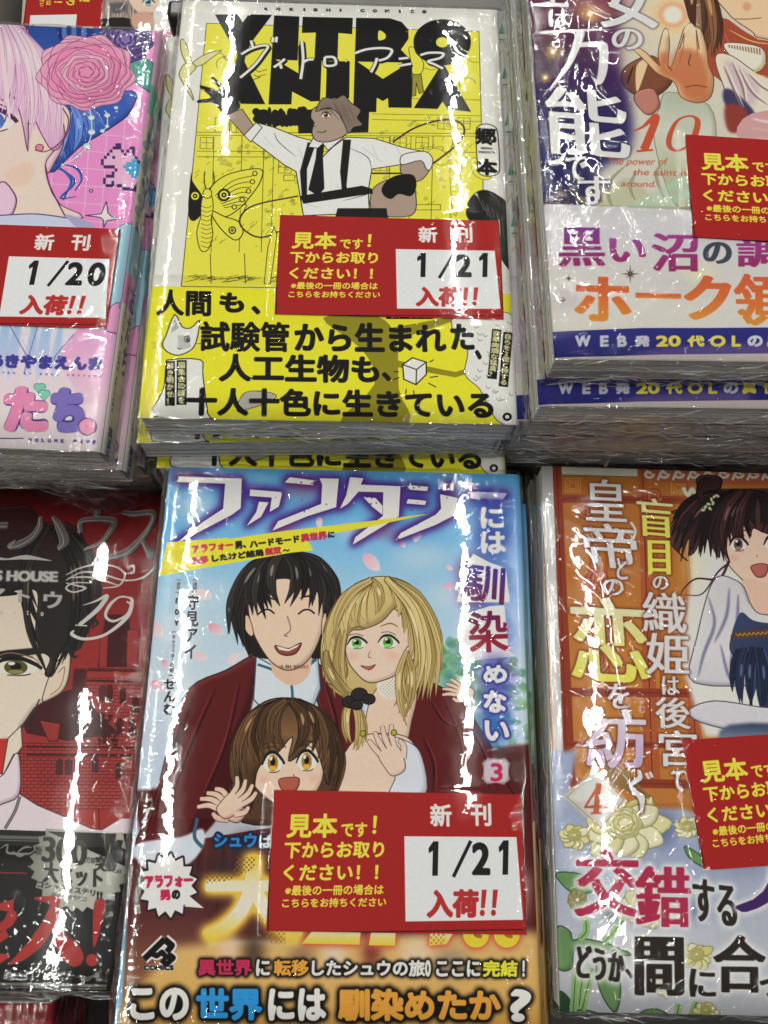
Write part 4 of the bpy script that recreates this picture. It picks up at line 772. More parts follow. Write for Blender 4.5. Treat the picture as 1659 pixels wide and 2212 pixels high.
    c.T('聖', (250, -230), (440, -226), (254, 40), W, b=2, mincho=2.5, glow=sh); c.T('は', (322, 60), (450, 62), (326, 162), W, b=1, mincho=2, glow=sh)
    c.poly([(262, 200), (300, 186), (560, 176), (720, 178), (560, 190), (300, 206)], W)
    c.line([(520, 190), (500, 260), (440, 400), (330, 545)], W, [26, 24, 16, 4]); c.line([(470, 276), (640, 268), (660, 300), (655, 420), (630, 500), (590, 470)], W, [16, 20, 26, 26, 18, 4]); 
    c.T('能', (296, 520), (790, 560), (318, 930), W, b=1.5, mincho=3, glow=sh)
    c.line([(320, 980), (380, 985), (430, 935)], W, [6, 16, 4]); c.T('で', (424, 950), (560, 950), (424, 1100), W, b=1, mincho=2, glow=sh); c.T('す', (500, 1070), (700, 1072), (500, 1250), W, b=1, mincho=2, glow=sh); c.ell((590, 1210), 26, 26, '#4a4060', line=(W, 9))
    c.T('女', (640, -180), (990, -176), (640, 170), W, b=2, mincho=3, glow=sh); c.T('の', (708, 172), (896, 176), (708, 300), W, b=1, mincho=2, glow=sh)
    # number and strapline
    RD = '#bf5236'
    c.line([(835, 800), (900, 770), (980, 708), (930, 850), (905, 910)], RD, [3, 8, 20, 22, 22]); c.line([(860, 920), (960, 912)], RD, 7)
    c.poly([(1180, 700), (1240, 720), (1248, 770), (1220, 850), (1150, 910), (1080, 920), (1040, 880), (1050, 810), (1100, 730)], RD, sm=5); c.poly([(1172, 712), (1210, 722), (1210, 770), (1180, 850), (1130, 905), (1090, 905), (1072, 870), (1085, 800), (1120, 735)], '#bfc0ae', sm=5)
    def it(t_, x0, x1, y0, y1, k=16): c.T(t_, (x0+k, y0), (x1+k, y0+4), (x0, y1), '#b8503c', b=.3)
    it('The power of', 672, 1036, 958, 1014); it('the saint is all', 832, 1250, 1028, 1066, 10); it('around.', 762, 975, 1098, 1134, 10)
    # ---- paper band
    c.frame('f5')
    c.poly([(240, -240+200), (260, 60), (340, 640), (3200, 640), (3200, 60), (3200, -110), (1190, -110), (300, -150), (270, -40)], ('v', '#cfcdd0', '#c8c4ca', '#cac6c4', '#cfcbc4', '#cbc7c0'))
    for x, y, rx, ry in ((500, 180, 260, 70), (420, 430, 120, 90), (1100, 350, 400, 60)): c.glow((x, y), rx, ry, '#b2a9b4', .5)
    c.glow((1240, 270), 160, 70, '#d9d6a8', .7)
    c.T('黒', (386, -5), (664, -5), (386, 232), ('v', '#7a3a8c', '#8c2c60'), b=2, mincho=3.5); c.T('い', (692, 60), (915, 62), (692, 205), ('v', '#9a4a9c', '#8c2c60'), b=2, mincho=3.5); c.T('沼', (950, 30), (1232, 32), (950, 262), ('v', '#9a3c86', '#8c2c60'), b=2, mincho=3.5)
    c.T('の', (1262, 82), (1436, 84), (1262, 215), '#3c4450', b=1.5, mincho=3); c.T('調', (1466, 60), (1740, 62), (1466, 236), ('v', '#9a3c86', '#8c2c60'), b=2, mincho=3.5); c.T('査', (1770, 40), (2000, 42), (1770, 250), ('v', '#9a3c86', '#8c2c60'), b=2, mincho=3.5)
    OR = ('v', '#c85a3c', '#cc6a34', '#d08a3c')
    c.T('ホ', (480, 290), (822, 300), (480, 562), OR, b=5, mincho=3); c.T('ー', (852, 390), (1130, 398), (852, 424), OR, b=2); c.T('ク', (1150, 285), (1436, 290), (1140, 556), OR, b=5, mincho=3); c.T('領', (1450, 275), (1740, 280), (1450, 590), OR, b=2.5, mincho=4); c.T('へ', (1800, 300), (2080, 304), (1800, 500), OR, b=4)
    for x, y, r in ((820, 278, 58), (446, 305, 26), (412, 435, 24)):
        for i in range(8):
            a = i*math.pi/4; L = r*(1 if i % 2 == 0 else .62); c.poly([(x+r*.12*math.cos(a+1.4), y+r*.12*math.sin(a+1.4)), (x+L*math.cos(a), y+L*math.sin(a)), (x+r*.12*math.cos(a-1.4), y+r*.12*math.sin(a-1.4))], '#5a4a42')
    c.poly([(240, 632), (500, 622), (900, 606), (1300, 606), (3200, 590), (3200, 820), (240, 830)], '#2c2c78', sm=0)
    c.poly([(780, 780), (1000, 730), (1300, 710), (1700, 700), (1700, 790), (800, 790)], '#6a5a94', soft=8, al=.8)
    for t_, x0, x1, col in (('W', 484, 580, '#bdbccc'), ('E', 636, 690, '#bdbccc'), ('B', 742, 800, '#bdbccc'), ('発', 846, 940, '#bdbccc'), ('20', 976, 1128, '#dccf50'), ('代', 1166, 1272, '#dccf50'), ('O', 1304, 1400, '#dccf50'), ('L', 1436, 1494, '#dccf50'), ('の', 1532, 1626, '#c9c7d4'), ('異', 1650, 1740, '#dccf50'), ('世', 1780, 1870, '#dccf50'), ('界', 1910, 2000, '#dccf50')):
        c.T(t_, (x0, 652), (x1, 650), (x0, 722), col, b=3)
    c.poly([(330, 786), (700, 778), (1000, 768), (3200, 745), (3200, 900), (330, 900)], '#cfc2c0')
    c.frame('mm'); c.rect(129.5, 0, 152, 182, '#6c2c50')
    return c

def art_Dv():
    """left part of the under copies: white spine design with small trees and chevrons, violet band"""
    c = art_D_cache['c']; v = Canvas(128, 182, POSE['D'], '#cfc8bc', 8, 24); v.a = c.a.copy(); v.frame('mm')
    v.rect(0, 0, 11, 119, '#c9c9c4')
    for k, y in enumerate(range(6, 118, 23)):
        for x in (3, 8):
            o = 9 if x == 8 else 0; v.poly([(x, y+o), (x+1.3, y+6+o), (x-1.3, y+6+o)], '#5d9478'); v.rect(x-1.1, y+8.5+o, x+1.1, y+9.4+o, '#5d9478'); v.rect(x-1.1, y+10+o, x+1.1, y+10.6+o, '#bfa684'); v.line([(x-1.6, y+17+o), (x, y+14+o), (x+1.6, y+17+o)], '#c98a64', 2.5, sm=0)
    v.rect(0, 119, 11, 164, ('v', '#c9c2c6', '#c3b6bd')); return v
art_D_cache = {}

def art_E():
    c = Canvas(128, 182, POSE['E'], '#c97c38', 8, 24).frame('g6')
    c.poly([(100, 60), (3400, 60), (3400, 2900), (100, 2900)], ('v', '#a9662c', '#b57032', '#b97838', '#b06c36'))
    # lattice screens
    LR = '#8a3a28'; L2 = '#a85632'
    for x, w_ in ((215, 55), (790, 50), (1090, 40)): c.poly([(x, 130), (x+w_, 130), (x+w_+100, 2300), (x+40, 2300)], L2 if x > 300 else LR); c.line([(x+w_*.5, 130), (x+w_*.5+70, 2300)], '#6c2a1e', 3)
    for y, h_ in ((200, 14), (340, 52), (1630, 60), (1990, 40), (2240, 60)): c.poly([(270, y), (2400, y+20), (2400, y+h_+20), (270, y+h_)], LR if h_ > 20 else '#a86a34'); c.line([(270, y+h_*.5), (2400, y+h_*.5+20)], '#6c2a1e', 2.5)
    for x in (455, 560, 905): c.line([(x, 400), (x+40, 1650)], '#a85a2a', 8)
    for bx, by in ((300, 230), (1010, 240)):
        for k in range(3): c.line([(bx+k*14, by+k*14), (bx+100-k*14, by+k*14), (bx+100-k*14, by+90-k*12), (bx+k*14, by+90-k*12), (bx+k*14, by+k*14+12)], '#c98a4e', 3, sm=0)
    for x, y, r in ((430, 450, 40), (520, 900, 95), (520, 900, 50), (470, 1090, 34), (500, 1450, 90), (900, 340, 50), (560, 1250, 40), (480, 600, 60)):
        c.line([(x+r*math.cos(a)*(1-.08*a), y+r*math.sin(a)*(1-.08*a)) for a in np.linspace(.4, 6.8, 16)], '#7d3224', 15); c.line([(x+r*math.cos(a)*(1-.08*a), y+r*math.sin(a)*(1-.08*a)) for a in np.linspace(.4, 6.8, 16)], '#b0603c', 8)
    c.poly([(135, 140), (213, 140), (300, 2400), (235, 2400)], '#b3b0ac'); c.poly([(275, 150), (780, 165), (785, 222), (278, 208)], ('h', '#c9c6ba', '#c6c4b4')); c.poly([(278, 200), (785, 215), (785, 224), (278, 210)], '#8a5a30')
    c.poly([(840, 150), (2400, 160), (2400, 300), (1090, 260), (840, 240)], '#a4563a')
    for i in range(9):
        x = 860+i*100; c.line([(x+34*math.cos(a)*(1-.1*a), 200+26*math.sin(a)*(1-.1*a)) for a in np.linspace(0, 6, 12)], '#cfc8b8', 8); c.line([(x+60, 240), (x+80, 190), (x+100, 170)], '#cfc8b8', 7)
    c.line([(1090, 290), (1120, 340), (1150, 300), (1170, 330)], '#cfd0c8', 12); c.glow((1250, 500), 220, 300, '#ddb46a', .5)
    # woman in white robe, dark tied hair
    c.poly([(1180, 560), (1130, 620), (1140, 900), (1070, 1440), (1180, 1800), (1240, 1960), (2400, 1960), (2400, 500)], '#d6d3ce', soft=6); c.glow((1140, 800), 40, 260, '#e8dc8a', .8)
    c.poly([(1360, 620), (1600, 500), (1900, 560), (2000, 800), (1860, 1000), (1600, 1000), (1480, 900), (1380, 780)], '#e3c4b0', sm=4, line=('#5a3a38', 3))
    c.poly([(1500, 900), (1680, 960), (1700, 1120), (1600, 1160), (1500, 1040)], '#dab49e', sm=4)
    HC = '#3a2528'
    c.poly([(1180, 230), (1260, 205), (1345, 225), (1340, 300), (1290, 390), (1230, 390), (1200, 320)], HC, sm=4, line=('#1c1012', 3))
    c.poly([(1010, 450), (1200, 400), (1300, 310), (1500, 300), (1760, 310), (1940, 420), (2040, 640), (2060, 860), (1980, 760), (1880, 620), (1659, 600), (1560, 560), (1540, 620), (1500, 540), (1440, 640), (1400, 560), (1380, 700), (1400, 780), (1340, 700), (1330, 760), (1260, 640), (1220, 560), (1180, 700), (1130, 740), (1180, 600), (1120, 640), (1060, 720), (1120, 780), (1000, 660), (1010, 560), (1060, 480)], ('v', HC, '#4a2f30', '#5c3434'), sm=3, line=('#1c1012', 3))
    mane(c, [(1330, 330), (1500, 305), (1640, 320)], [(1020, 500), (1010, 640), (1080, 760), (1160, 700), (1240, 760), (1350, 760), (1400, 660), (1450, 600), (1520, 640), (1580, 560), (1660, 600), (1720, 560)], 34, 22, ['#211719', '#2c1e20', '#382527', '#46292b'], '#0e0708', .12, 11, '#8a6460', 14); mane(c, [(1240, 230), (1280, 220)], [(1200, 380), (1300, 390)], 6, 18, ['#2c1c1e', '#3a2528'], '#150b0d', .1, 12)
    for x, y in ((1280, 370), (1300, 350), (1320, 345), (1260, 400), (1240, 420), (1225, 440), (1290, 395), (1270, 430)): c.ell((x, y), 15, 9, '#cfd6b8', rot=x, line=('#5f6e4a', 1.5)); c.ell((x, y), 4, 4, '#b8a04a')
    eye(c, 1460, 670, 110, 96, '#5a4040', 0, '#2a1616', 6); eye(c, 1690, 665, 110, 96, '#5a4040', 0, '#2a1616', 6); brow(c, [(1420, 590), (1470, 570), (1520, 582)], HC, 5)
    c.poly([(1545, 820), (1600, 800), (1660, 812), (1640, 880), (1590, 890), (1560, 860)], '#b0605a', sm=4, line=('#6a2e2c', 3)); c.line([(1588, 742), (1582, 754)], '#9a5a4c', 3); c.glow((1430, 760), 40, 24, '#dc948a', .6)
    c.line([(1400, 780), (1330, 900), (1180, 900), (1100, 960), (1070, 1010)], HC, [8, 6, 4, 2]); c.line([(1390, 800), (1320, 860), (1220, 1000), (1100, 1010)], HC, [6, 4, 2])
    c.poly([(1350, 880), (1440, 910), (1500, 960), (1560, 1100), (1700, 1150), (2400, 1200), (2400, 1900), (1800, 1900), (1659, 1640), (1300, 1620), (1130, 1560), (1180, 1300), (1240, 1050), (1290, 920)], ('v', '#c9c5c8', '#d0cdd0', '#b9b4c6'), sm=3, line=('#4a4458', 3))
    for q in ([(1260, 1020), (1300, 1200), (1230, 1400), (1190, 1560)], [(1400, 960), (1380, 1150), (1300, 1330)], [(1460, 1000), (1450, 1200), (1400, 1500)], [(1340, 1340), (1400, 1560), (1500, 1640)]): c.line(q, '#7a7494', 9, taper=True, soft=2)
    c.poly([(1470, 1130), (1560, 1180), (1700, 1200), (2000, 1200), (2000, 1800), (1640, 1800), (1560, 1560), (1440, 1440), (1400, 1340)], ('d', '#3d4668', '#2c3450', '#232a40'), sm=4); c.poly([(1440, 1262), (1659, 1236), (1900, 1250), (1900, 1300), (1659, 1290), (1430, 1300)], '#5a3a2e', sm=4)
    for i in range(10): c.line([(1440+i*30, 1268-i*2), (1462+i*30, 1284-i*2), (1470+i*30, 1266-i*2)], '#a98a4a', 2.4)
    mane(c, [(1450, 1380), (1560, 1360), (1659, 1380)], [(1420, 1640), (1480, 1740), (1560, 1760), (1640, 1740), (1700, 1700)], 9, 22, ['#232a42', '#2c3450', '#3a456a'], '#10131f', .05, 4, '#5a6890', 18)
    c.poly([(1130, 1780), (1300, 1720), (1600, 1760), (1900, 1800), (1900, 1960), (1500, 1930), (1200, 1860)], '#cbc6cf', sm=4, line=('#4a4458', 3)); c.poly([(1400, 1880), (1900, 1900), (1900, 2100), (1370, 2030)], ('v', '#2f3a58', '#7a8098', '#a9acbc'), sm=3, soft=4)
    # flowers and cloth below
    c.frame('g7')
    c.poly([(100, 180), (380, 180), (330, 420), (420, 560), (1090, 570), (1240, 640), (3200, 700), (3200, 2300), (100, 2300)], ('v', '#8d99b8', '#a0a9c2', '#96a0bc', '#a7adbf', '#b5b6c0', '#b3b4bd'), sm=0, soft=5)
    for x, y, rx, ry, col in ((1000, 1350, 500, 120, '#c9cbd2'), (950, 700, 130, 160, '#4a5a86'), (1180, 1250, 140, 110, '#5a6488'), (620, 1250, 90, 120, '#3f5146'), (1400, 1600, 300, 90, '#cfcfd4'), (1500, 950, 200, 90, '#8a90b0'), (350, 900, 120, 120, '#bcc2d0')): c.glow((x, y), rx, ry, col, .75)
    for q in ([(560, 290), (700, 300), (820, 440), (900, 500), (800, 480), (600, 400)],): c.poly(q, '#8a6a3a', sm=4)
    GR, G2, GL = '#5d8050', '#8cae72', '#2f4a32'
    for q in ([(238, 1010), (330, 995), (450, 1030), (480, 1120), (380, 1140), (300, 1100)], [(244, 1370), (330, 1390), (350, 1450), (420, 1440), (600, 1480), (740, 1550), (560, 1540), (440, 1500), (360, 1520), (340, 1640), (250, 1630)], [(520, 1560), (620, 1620), (670, 1760), (640, 1930), (560, 1850), (510, 1700)], [(260, 1800), (330, 1850), (350, 1960), (270, 1980)], [(1100, 820), (1200, 880), (1230, 960), (1130, 900)], [(340, 1930), (440, 1920), (560, 1960), (560, 2000), (340, 2000)], [(800, 1940), (900, 1910), (1000, 1960), (980, 2010), (800, 2010)]): c.poly(q, (GL if q[0][0] in (260,) else ('d', GR, '#6f9460')), sm=5, line=(GL, 3))
    for q in ([(420, 1240), (440, 1380), (400, 1440)], [(690, 1320), (620, 1400), (560, 1460)], [(420, 1640), (390, 1900)], [(370, 1640), (350, 1960)], [(480, 1640), (410, 1920)], [(1060, 1880), (1040, 2000)], [(1180, 1860), (1130, 2000)]): c.line(q, G2, 18); c.line(q, GL, 2)
    cr = ['#d0cc9c', '#d6d2ac', '#cfc98e', '#d9d5b4', '#c9c07a']
    def bloom(x, y, R, seed): 
        rg = random.Random(seed)
        for k in range(11):
            a = k*2*math.pi/11+rg.uniform(-.2, .2); L = R*rg.uniform(.85, 1.15); wd = R*.34
            c.poly([(x, y), (x+.55*L*math.cos(a)-wd*math.sin(a), y+.45*L*math.sin(a)+wd*math.cos(a)*.8), (x+L*math.cos(a), y+L*.75*math.sin(a)), (x+.55*L*math.cos(a)+wd*math.sin(a), y+.45*L*math.sin(a)-wd*math.cos(a)*.8)], rg.choice(cr), sm=5, line=('#8a8450', 2.2))
        rose(c, x, y-R*.12, R*.42, cr, '#a09a58', 4, 2, seed)
    bloom(690, 700, 300, 1); bloom(360, 760, 110, 7); bloom(840, 1240, 180, 2); bloom(1120, 700, 100, 3); bloom(1180, 1560, 120, 4); bloom(990, 1760, 100, 5); bloom(1240, 1930, 90, 6)
    rose(c, 380, 1180, 62, cr, '#7a7448', 4, 3, 3, 1.05); c.poly([(340, 1220), (380, 1250), (420, 1225), (400, 1262), (360, 1260)], GR)
    c.poly([(500, 300), (690, 510), (540, 695), (314, 492)], '#d3d0cc', line=('#9a9486', 3), glow=(6, '#e6cfa0', .7, 3)); c.line([(500, 322), (668, 510), (540, 672), (338, 492), (500, 322)], '#b9b3a4', 2, sm=0)
    c.line([(520, 420), (430, 560), (590, 548)], '#b85a34', [8, 5, 14], sm=0); c.line([(524, 400), (505, 600)], '#b85a34', 15, sm=0); c.line([(470, 600), (540, 598)], '#b85a34', 5)
    # ---- title columns
    c.frame('g6'); W = '#d2cfd2'; sh = (4, '#5c2818', .75, 2)
    yl = ('v', '#d8d2a0', '#d9d060', '#dcd65c')
    c.T('皇', (430, 228), (700, 240), (440, 510), W, b=.8, mincho=2.5, glow=sh); c.T('帝', (405, 520), (760, 540), (440, 820), W, b=.8, mincho=2.5, glow=sh)
    c.line([(740, 520), (770, 580), (740, 640), (660, 640), (600, 660)], W, 7); c.T('と', (640, 760), (715, 762), (645, 905), W, b=.8, mincho=1.5, glow=sh); c.T('の', (545, 900), (690, 905), (545, 1010), W, b=.8, mincho=1.5, glow=sh)
    c.T('恋', (318, 1015), (836, 1040), (345, 1580), ('v', '#d6d4b8', '#d8d180', '#dcd658'), b=2.5, mincho=4, glow=sh)
    c.T('を', (578, 1600), (726, 1606), (585, 1770), W, b=.8, mincho=2, glow=sh)
    c.T('盲', (775, 352), (1020, 372), (785, 610), yl, b=.8, mincho=2.5, glow=sh); c.T('目', (850, 640), (1000, 645), (856, 868), '#dcd658', b=1, mincho=3, glow=sh); c.T('の', (884, 880), (990, 884), (886, 972), W, b=.8, mincho=1.5, glow=sh)
    c.T('織', (812, 985), (1105, 1000), (820, 1255), W, b=.8, mincho=2, glow=sh); c.T('姫', (842, 1262), (1130, 1270), (840, 1540), W, b=1, mincho=2.5, glow=sh); c.T('は', (945, 1552), (1065, 1556), (948, 1680), W, b=.8, mincho=1.5, glow=sh); c.T('後', (900, 1690), (1135, 1700), (905, 1900), W, b=1, mincho=2.5, glow=sh)
    c.VT('つむ', (778, 1690), (832, 1690), (788, 1806), '#c8a0a0', b=.8)
    c.frame('g7')
    c.T('紡', (428, -110), (836, -100), (440, 295), ('v', '#d6d4d6', '#c9b6cc', '#b9a0c0'), b=1.5, mincho=3.5, glow=sh)
    c.T('宮', (925, 40), (1180, 46), (930, 285), W, b=.8, mincho=2.5, glow=sh); c.T('て', (1008, 310), (1100, 312), (1010, 450), W, b=.8, mincho=2, glow=sh)
    c.line([(790, 310), (800, 360), (740, 410), (760, 450), (810, 500), (810, 600)], W, [8, 14, 10, 12, 18, 6], glow=sh); c.line([(840, 330), (862, 370)], W, 8); c.line([(866, 322), (884, 360)], W, 8)
    # copy on the clear band
    gw = (7, '#d9d9da', .8, 5); R_ = '#a82c4c'; K = '#2e2723'
    c.T('交', (365, 838), (800, 848), (358, 1290), R_, b=3, mincho=4.5, glow=gw); c.T('錯', (765, 950), (1138, 958), (765, 1358), R_, b=2, mincho=4.5, glow=gw)
    c.T('する', (1148, 1026), (1440, 1080), (1160, 1316), K, b=2, mincho=2, glow=gw); c.T('人', (1440, 960), (2000, 980), (1440, 1260), '#43265e', b=5, mincho=5, glow=gw)
    c.T('どうか', (372, 1476), (700, 1520), (372, 1700), K, b=2, mincho=2.5, glow=gw); c.T('、', (700, 1640), (754, 1640), (700, 1710), K, b=2, glow=gw)
    c.T('間', (765, 1425), (1090, 1430), (765, 1820), K, b=2, mincho=6, glow=gw); c.T('に', (1130, 1640), (1308, 1650), (1130, 1830), K, b=2, mincho=2.5, glow=gw); c.T('合', (1290, 1415), (1640, 1420), (1290, 1800), K, b=2, mincho=4.5, glow=gw); c.T('っ', (1600, 1700), (1780, 1705), (1600, 1830), K, b=2, mincho=2.5, glow=gw); c.T('て', (1820, 1500), (2100, 1505), (1820, 1830), K, b=2, mincho=2.5)
    return c

def art_G():
    c = Canvas(128, 182, POSE['G'], '#7c1f20', 8, 24).frame('g1')
    c.poly([(-2800, -80), (1500, -80), (1500, 2700), (-2800, 2700)], ('v', '#5c1518', '#7a1f20', '#8c2a2a', '#93302e', '#9a3a36'))
    rg = random.Random(6)
    for _ in range(300): c.glow((rg.uniform(-900, 1250), rg.uniform(0, 1500)), rg.uniform(10, 40), rg.uniform(6, 26), rg.choice(['#6a181a', '#8c2a28', '#5a1416']), .35)
    # generic brick manor
    BR = '#8c2e2c'; LN = '#3d1214'
    c.poly([(800, 1000), (980, 1000), (1000, 1400), (740, 1400)], '#3a1214', soft=2); c.poly([(760, 1150), (820, 1140), (810, 1400), (750, 1400)], BR, line=(LN, 2)); c.poly([(965, 1120), (1055, 1115), (1040, 1400), (960, 1400)], BR, line=(LN, 2))
    c.poly([(560, 1400), (1090, 1400), (1060, 2300), (300, 2300), (200, 1900), (560, 1600)], BR)
    c.poly([(560, 1410), (660, 1410), (640, 1620), (540, 1620)], '#471a1b', soft=2); c.poly([(280, 1640), (560, 1560), (900, 1900), (520, 1960), (200, 1900), (160, 1780)], '#3f1a1b', sm=0); c.poly([(300, 1800), (460, 1830), (440, 1960), (370, 1960)], BR, line=(LN, 2.5))
    for y in range(1480, 2500, 26):
        c.line([(560 if y < 1960 else 120, y), (1100, y+6)], LN, 1.6)
        for x in range(560 if y < 1960 else 130, 1100, 52): c.line([(x+(y//26 % 2)*26, y), (x+(y//26 % 2)*26-2, y+26)], LN, 1.4)
    for y in (1420, 1500, 2000, 2060): c.line([(660 if y < 1800 else 200, y), (1090, y+10)], LN, 6)
    for i in range(22): c.ell((680+i*18, 1412+i*.5), 8, 7, BR, line=(LN, 2))
    for x, y in ((775, 1600), (830, 1600), (930, 1620), (1025, 1690), (910, 1850), (1000, 1860), (450, 2160), (520, 2160), (720, 2140), (900, 2190)): c.poly([(x-20, y-50), (x, y-64), (x+20, y-50), (x+20, y+50), (x-20, y+50)], '#4a1a1b', line=(LN, 4)); c.line([(x, y-60), (x, y+50)], LN, 3)
    for _ in range(50): c.ell((rg.uniform(740, 900), rg.uniform(1760, 2000)), rg.uniform(8, 20), rg.uniform(8, 20), '#33100f', al=.7)
    # head with dark hair, cropped by the frame
    SK = '#dccdbb'; HR = '#241f1f'
    c.poly([(-1500, 900), (300, 800), (520, 1250), (530, 1400), (490, 1560), (300, 1680), (250, 1720), (150, 1860), (20, 1960), (-1500, 2000)], SK, sm=3, line=('#3a2a26', 3))
    c.poly([(400, 1400), (470, 1320), (530, 1260), (525, 1440), (480, 1570), (380, 1640), (320, 1640)], '#d8c4b0', sm=4, line=('#4a3630', 3)); c.line([(440, 1440), (490, 1400), (460, 1540), (380, 1610)], '#8a6a5a', 3)
    c.poly([(-1500, 200), (0, 180), (150, 160), (250, 200), (320, 300), (500, 300), (620, 400), (680, 600), (720, 850), (690, 1050), (640, 1000), (560, 1100), (640, 1080), (600, 1200), (540, 1320), (520, 1240), (440, 1320), (400, 1460), (340, 1450), (380, 1330), (300, 1260), (270, 1100), (290, 900), (260, 810), (100, 820), (0, 860), (-1500, 900)], ('v', '#3a1a1d', '#2c1c1d', HR, HR, '#2b2220'), sm=4, line=('#0e0b0b', 3))
    mane(c, [(300, 320), (450, 330), (560, 400)], [(290, 900), (300, 1200), (360, 1440), (440, 1400), (520, 1300), (560, 1320), (640, 1180), (720, 1060), (700, 860)], 26, 26, ['#1c1818', '#282220', '#332a27', '#241f1f'], '#080606', .14, 13, '#6a5a4e', 16)
    for q in ([(640, 1180), (590, 1260), (550, 1280)], [(640, 990), (740, 1060), (700, 1100)], [(500, 1240), (560, 1320), (590, 1310)], [(240, 1760), (230, 1830), (250, 1850)]): c.line(q, HR, [12, 8, 3])
    c.line([(-200, 1320), (60, 1300), (300, 1275), (360, 1290)], HR, [10, 26, 20, 6], soft=1)
    eye(c, 120, 1400, 330, 130, '#4c4a28', .02, '#1a1414', 9, '#d6d2c8'); c.line([(-60, 1330), (80, 1290), (250, 1330), (300, 1370)], '#8a6a5a', 3)
    c.line([(300, 1640), (250, 1740), (150, 1880), (60, 1960)], '#3a2a26', 4)
    c.poly([(-1500, 1950), (60, 1940), (0, 2260), (-1500, 2300)], '#b0302a'); c.poly([(60, 1940), (160, 1840), (170, 2000), (100, 2100), (10, 2250)], SK, sm=0, line=('#3a2a26', 3))
    c.frame('g2')
    c.poly([(-1400, -20), (30, 200), (110, 40), (150, 70), (160, 360), (300, 450), (560, 560), (740, 640), (820, 650), (900, 600), (1000, 540), (1100, 520), (1100, 700), (-1400, 700)], '#cdc0c6', sm=0, line=('#4a2e34', 3)); c.poly([(120, 40), (158, 80), (156, 360), (20, 440), (-100, 480), (-100, 300), (30, 200)], '#d3c4cc', sm=3, line=('#4a2e34', 3))
    for q in ([(160, 380), (120, 500), (40, 640)],): c.line(q, '#3a3a3a', 9); c.line(q, '#8a8a88', 3)
    c.poly([(440, 480), (1100, 490), (1100, 560), (980, 560), (900, 600), (830, 640), (780, 640), (560, 540)], '#8f2c2a', sm=0); c.line([(794, 480), (800, 640)], '#4a1416', 3)
    # foil title
    c.frame('g1'); FO = ('v', '#3c3838', '#5e5a58', '#8c8a86', '#4a4544')
    def foil(p, w_):
        w_ = [x*.62 for x in w_]
        c.line(p, '#8d8783', [x+5 for x in w_]); c.line([(x+7, y+3) for x, y in p], '#2c1416', [x+1 for x in w_]); c.line(p, '#5c5654', w_); c.line([(x-.2*w_[0]-8, y+8) for x, y in p], '#b0aaa4', 2)
    foil([(-60, 330), (60, 326)], [30, 30]); foil([(310, 260), (300, 340), (240, 420), (150, 470), (80, 480), (120, 440)], [16, 30, 34, 40, 26, 3])
    foil([(400, 256), (450, 330), (490, 440), (450, 500)], [5, 40, 50, 20]); foil([(742, 200), (740, 270)], [40, 20]); foil([(610, 380), (630, 290), (860, 290), (830, 380), (760, 460), (640, 505)], [22, 24, 28, 28, 20, 5])
    foil([(930, 225), (1020, 240), (1160, 235), (1140, 330), (1060, 440), (960, 530), (810, 575)], [14, 28, 30, 20, 30, 40, 20]); foil([(1080, 440), (1150, 560)], [10, 40])
    for q in ([(-20, 575), (60, 580), (200, 566), (390, 592)],): c.line(q, '#a8a4a0', [10, 5, 16, 2])
    c.T('S HOUSE', (-40, 664), (440, 674), (-46, 744), '#b0acaa', b=2, mincho=2, out=((3.4, '#4a4644'),))
    c.T("SHADOW'", (-620, 652), (-70, 662), (-626, 732), '#b0acaa', b=2, mincho=2)
    for q in ([(500, 700), (600, 650), (740, 620), (880, 640), (945, 700), (900, 780), (780, 800)], [(500, 740), (620, 680), (760, 690), (940, 740), (1080, 720), (1170, 640), (1170, 600)], [(500, 760), (580, 780), (650, 800), (560, 830), (500, 800), (560, 760), (700, 760)], [(960, 650), (1010, 630), (1010, 680), (960, 690)], [(520, 720), (700, 720), (900, 780)]): c.line(q, '#b9b6b2', [3, 6, 5, 6, 3])
    c.line([(628, 930), (720, 900), (810, 860), (740, 960), (600, 1080)], '#bcbab6', [2, 6, 13, 15, 12]); c.line([(570, 1080), (660, 1085)], '#bcbab6', 4); c.line([(960, 900), (990, 930), (960, 1000), (860, 1050), (800, 1010), (830, 930), (900, 870), (970, 870), (1000, 900), (960, 1020), (800, 1150), (640, 1185), (545, 1150), (560, 1120)], '#bcbab6', [5, 6, 7, 8, 9, 11, 6, 5, 12, 14, 9, 9, 11, 5])
    c.VT('', (0, 0), (1, 0), (0, 1), INK) if False else None
    c.T('ウ', (330, 822), (474, 828), (326, 950), '#a3a19d', b=2, mincho=2); c.T('ト', (140, 812), (230, 814), (136, 908), '#a3a19d', b=2, mincho=2); c.T('マ', (-120, 800), (40, 802), (-124, 900), '#a3a19d', b=2, mincho=2)
    for ch, x, w_, y0, y1 in (('a', 0, 24, 974, 1000), ('-', 108, 14, 982, 988), ('t', 202, 16, 966, 1006), ('o', 306, 26, 980, 1012)): c.T(ch, (x, y0), (x+w_, y0), (x, y1), '#b0aeaa', b=1.5)
    # ---- black band with silver burst
    c.frame('g2'); K = '#262524'
    c.poly([(-3000, 600), (0, 648), (1200, 686), (1200, 2200), (-3000, 2200)], K)
    for y in (704, 730): c.line([(-400, y-8), (360, y+12)], '#5c5c58', 9 if y == 704 else 3)
    for y in (1905, 1930): c.line([(-400, y-24), (860, y)], '#6a6a64', 7 if y == 1905 else 3)
    for q in ([(0, 800), (60, 770), (60, 830), (140, 840), (240, 840), (290, 800)], [(100, 820), (160, 860), (220, 830)], [(140, 830), (200, 790), (260, 790)]): c.line(q, '#7a7a74', 6, taper=True)
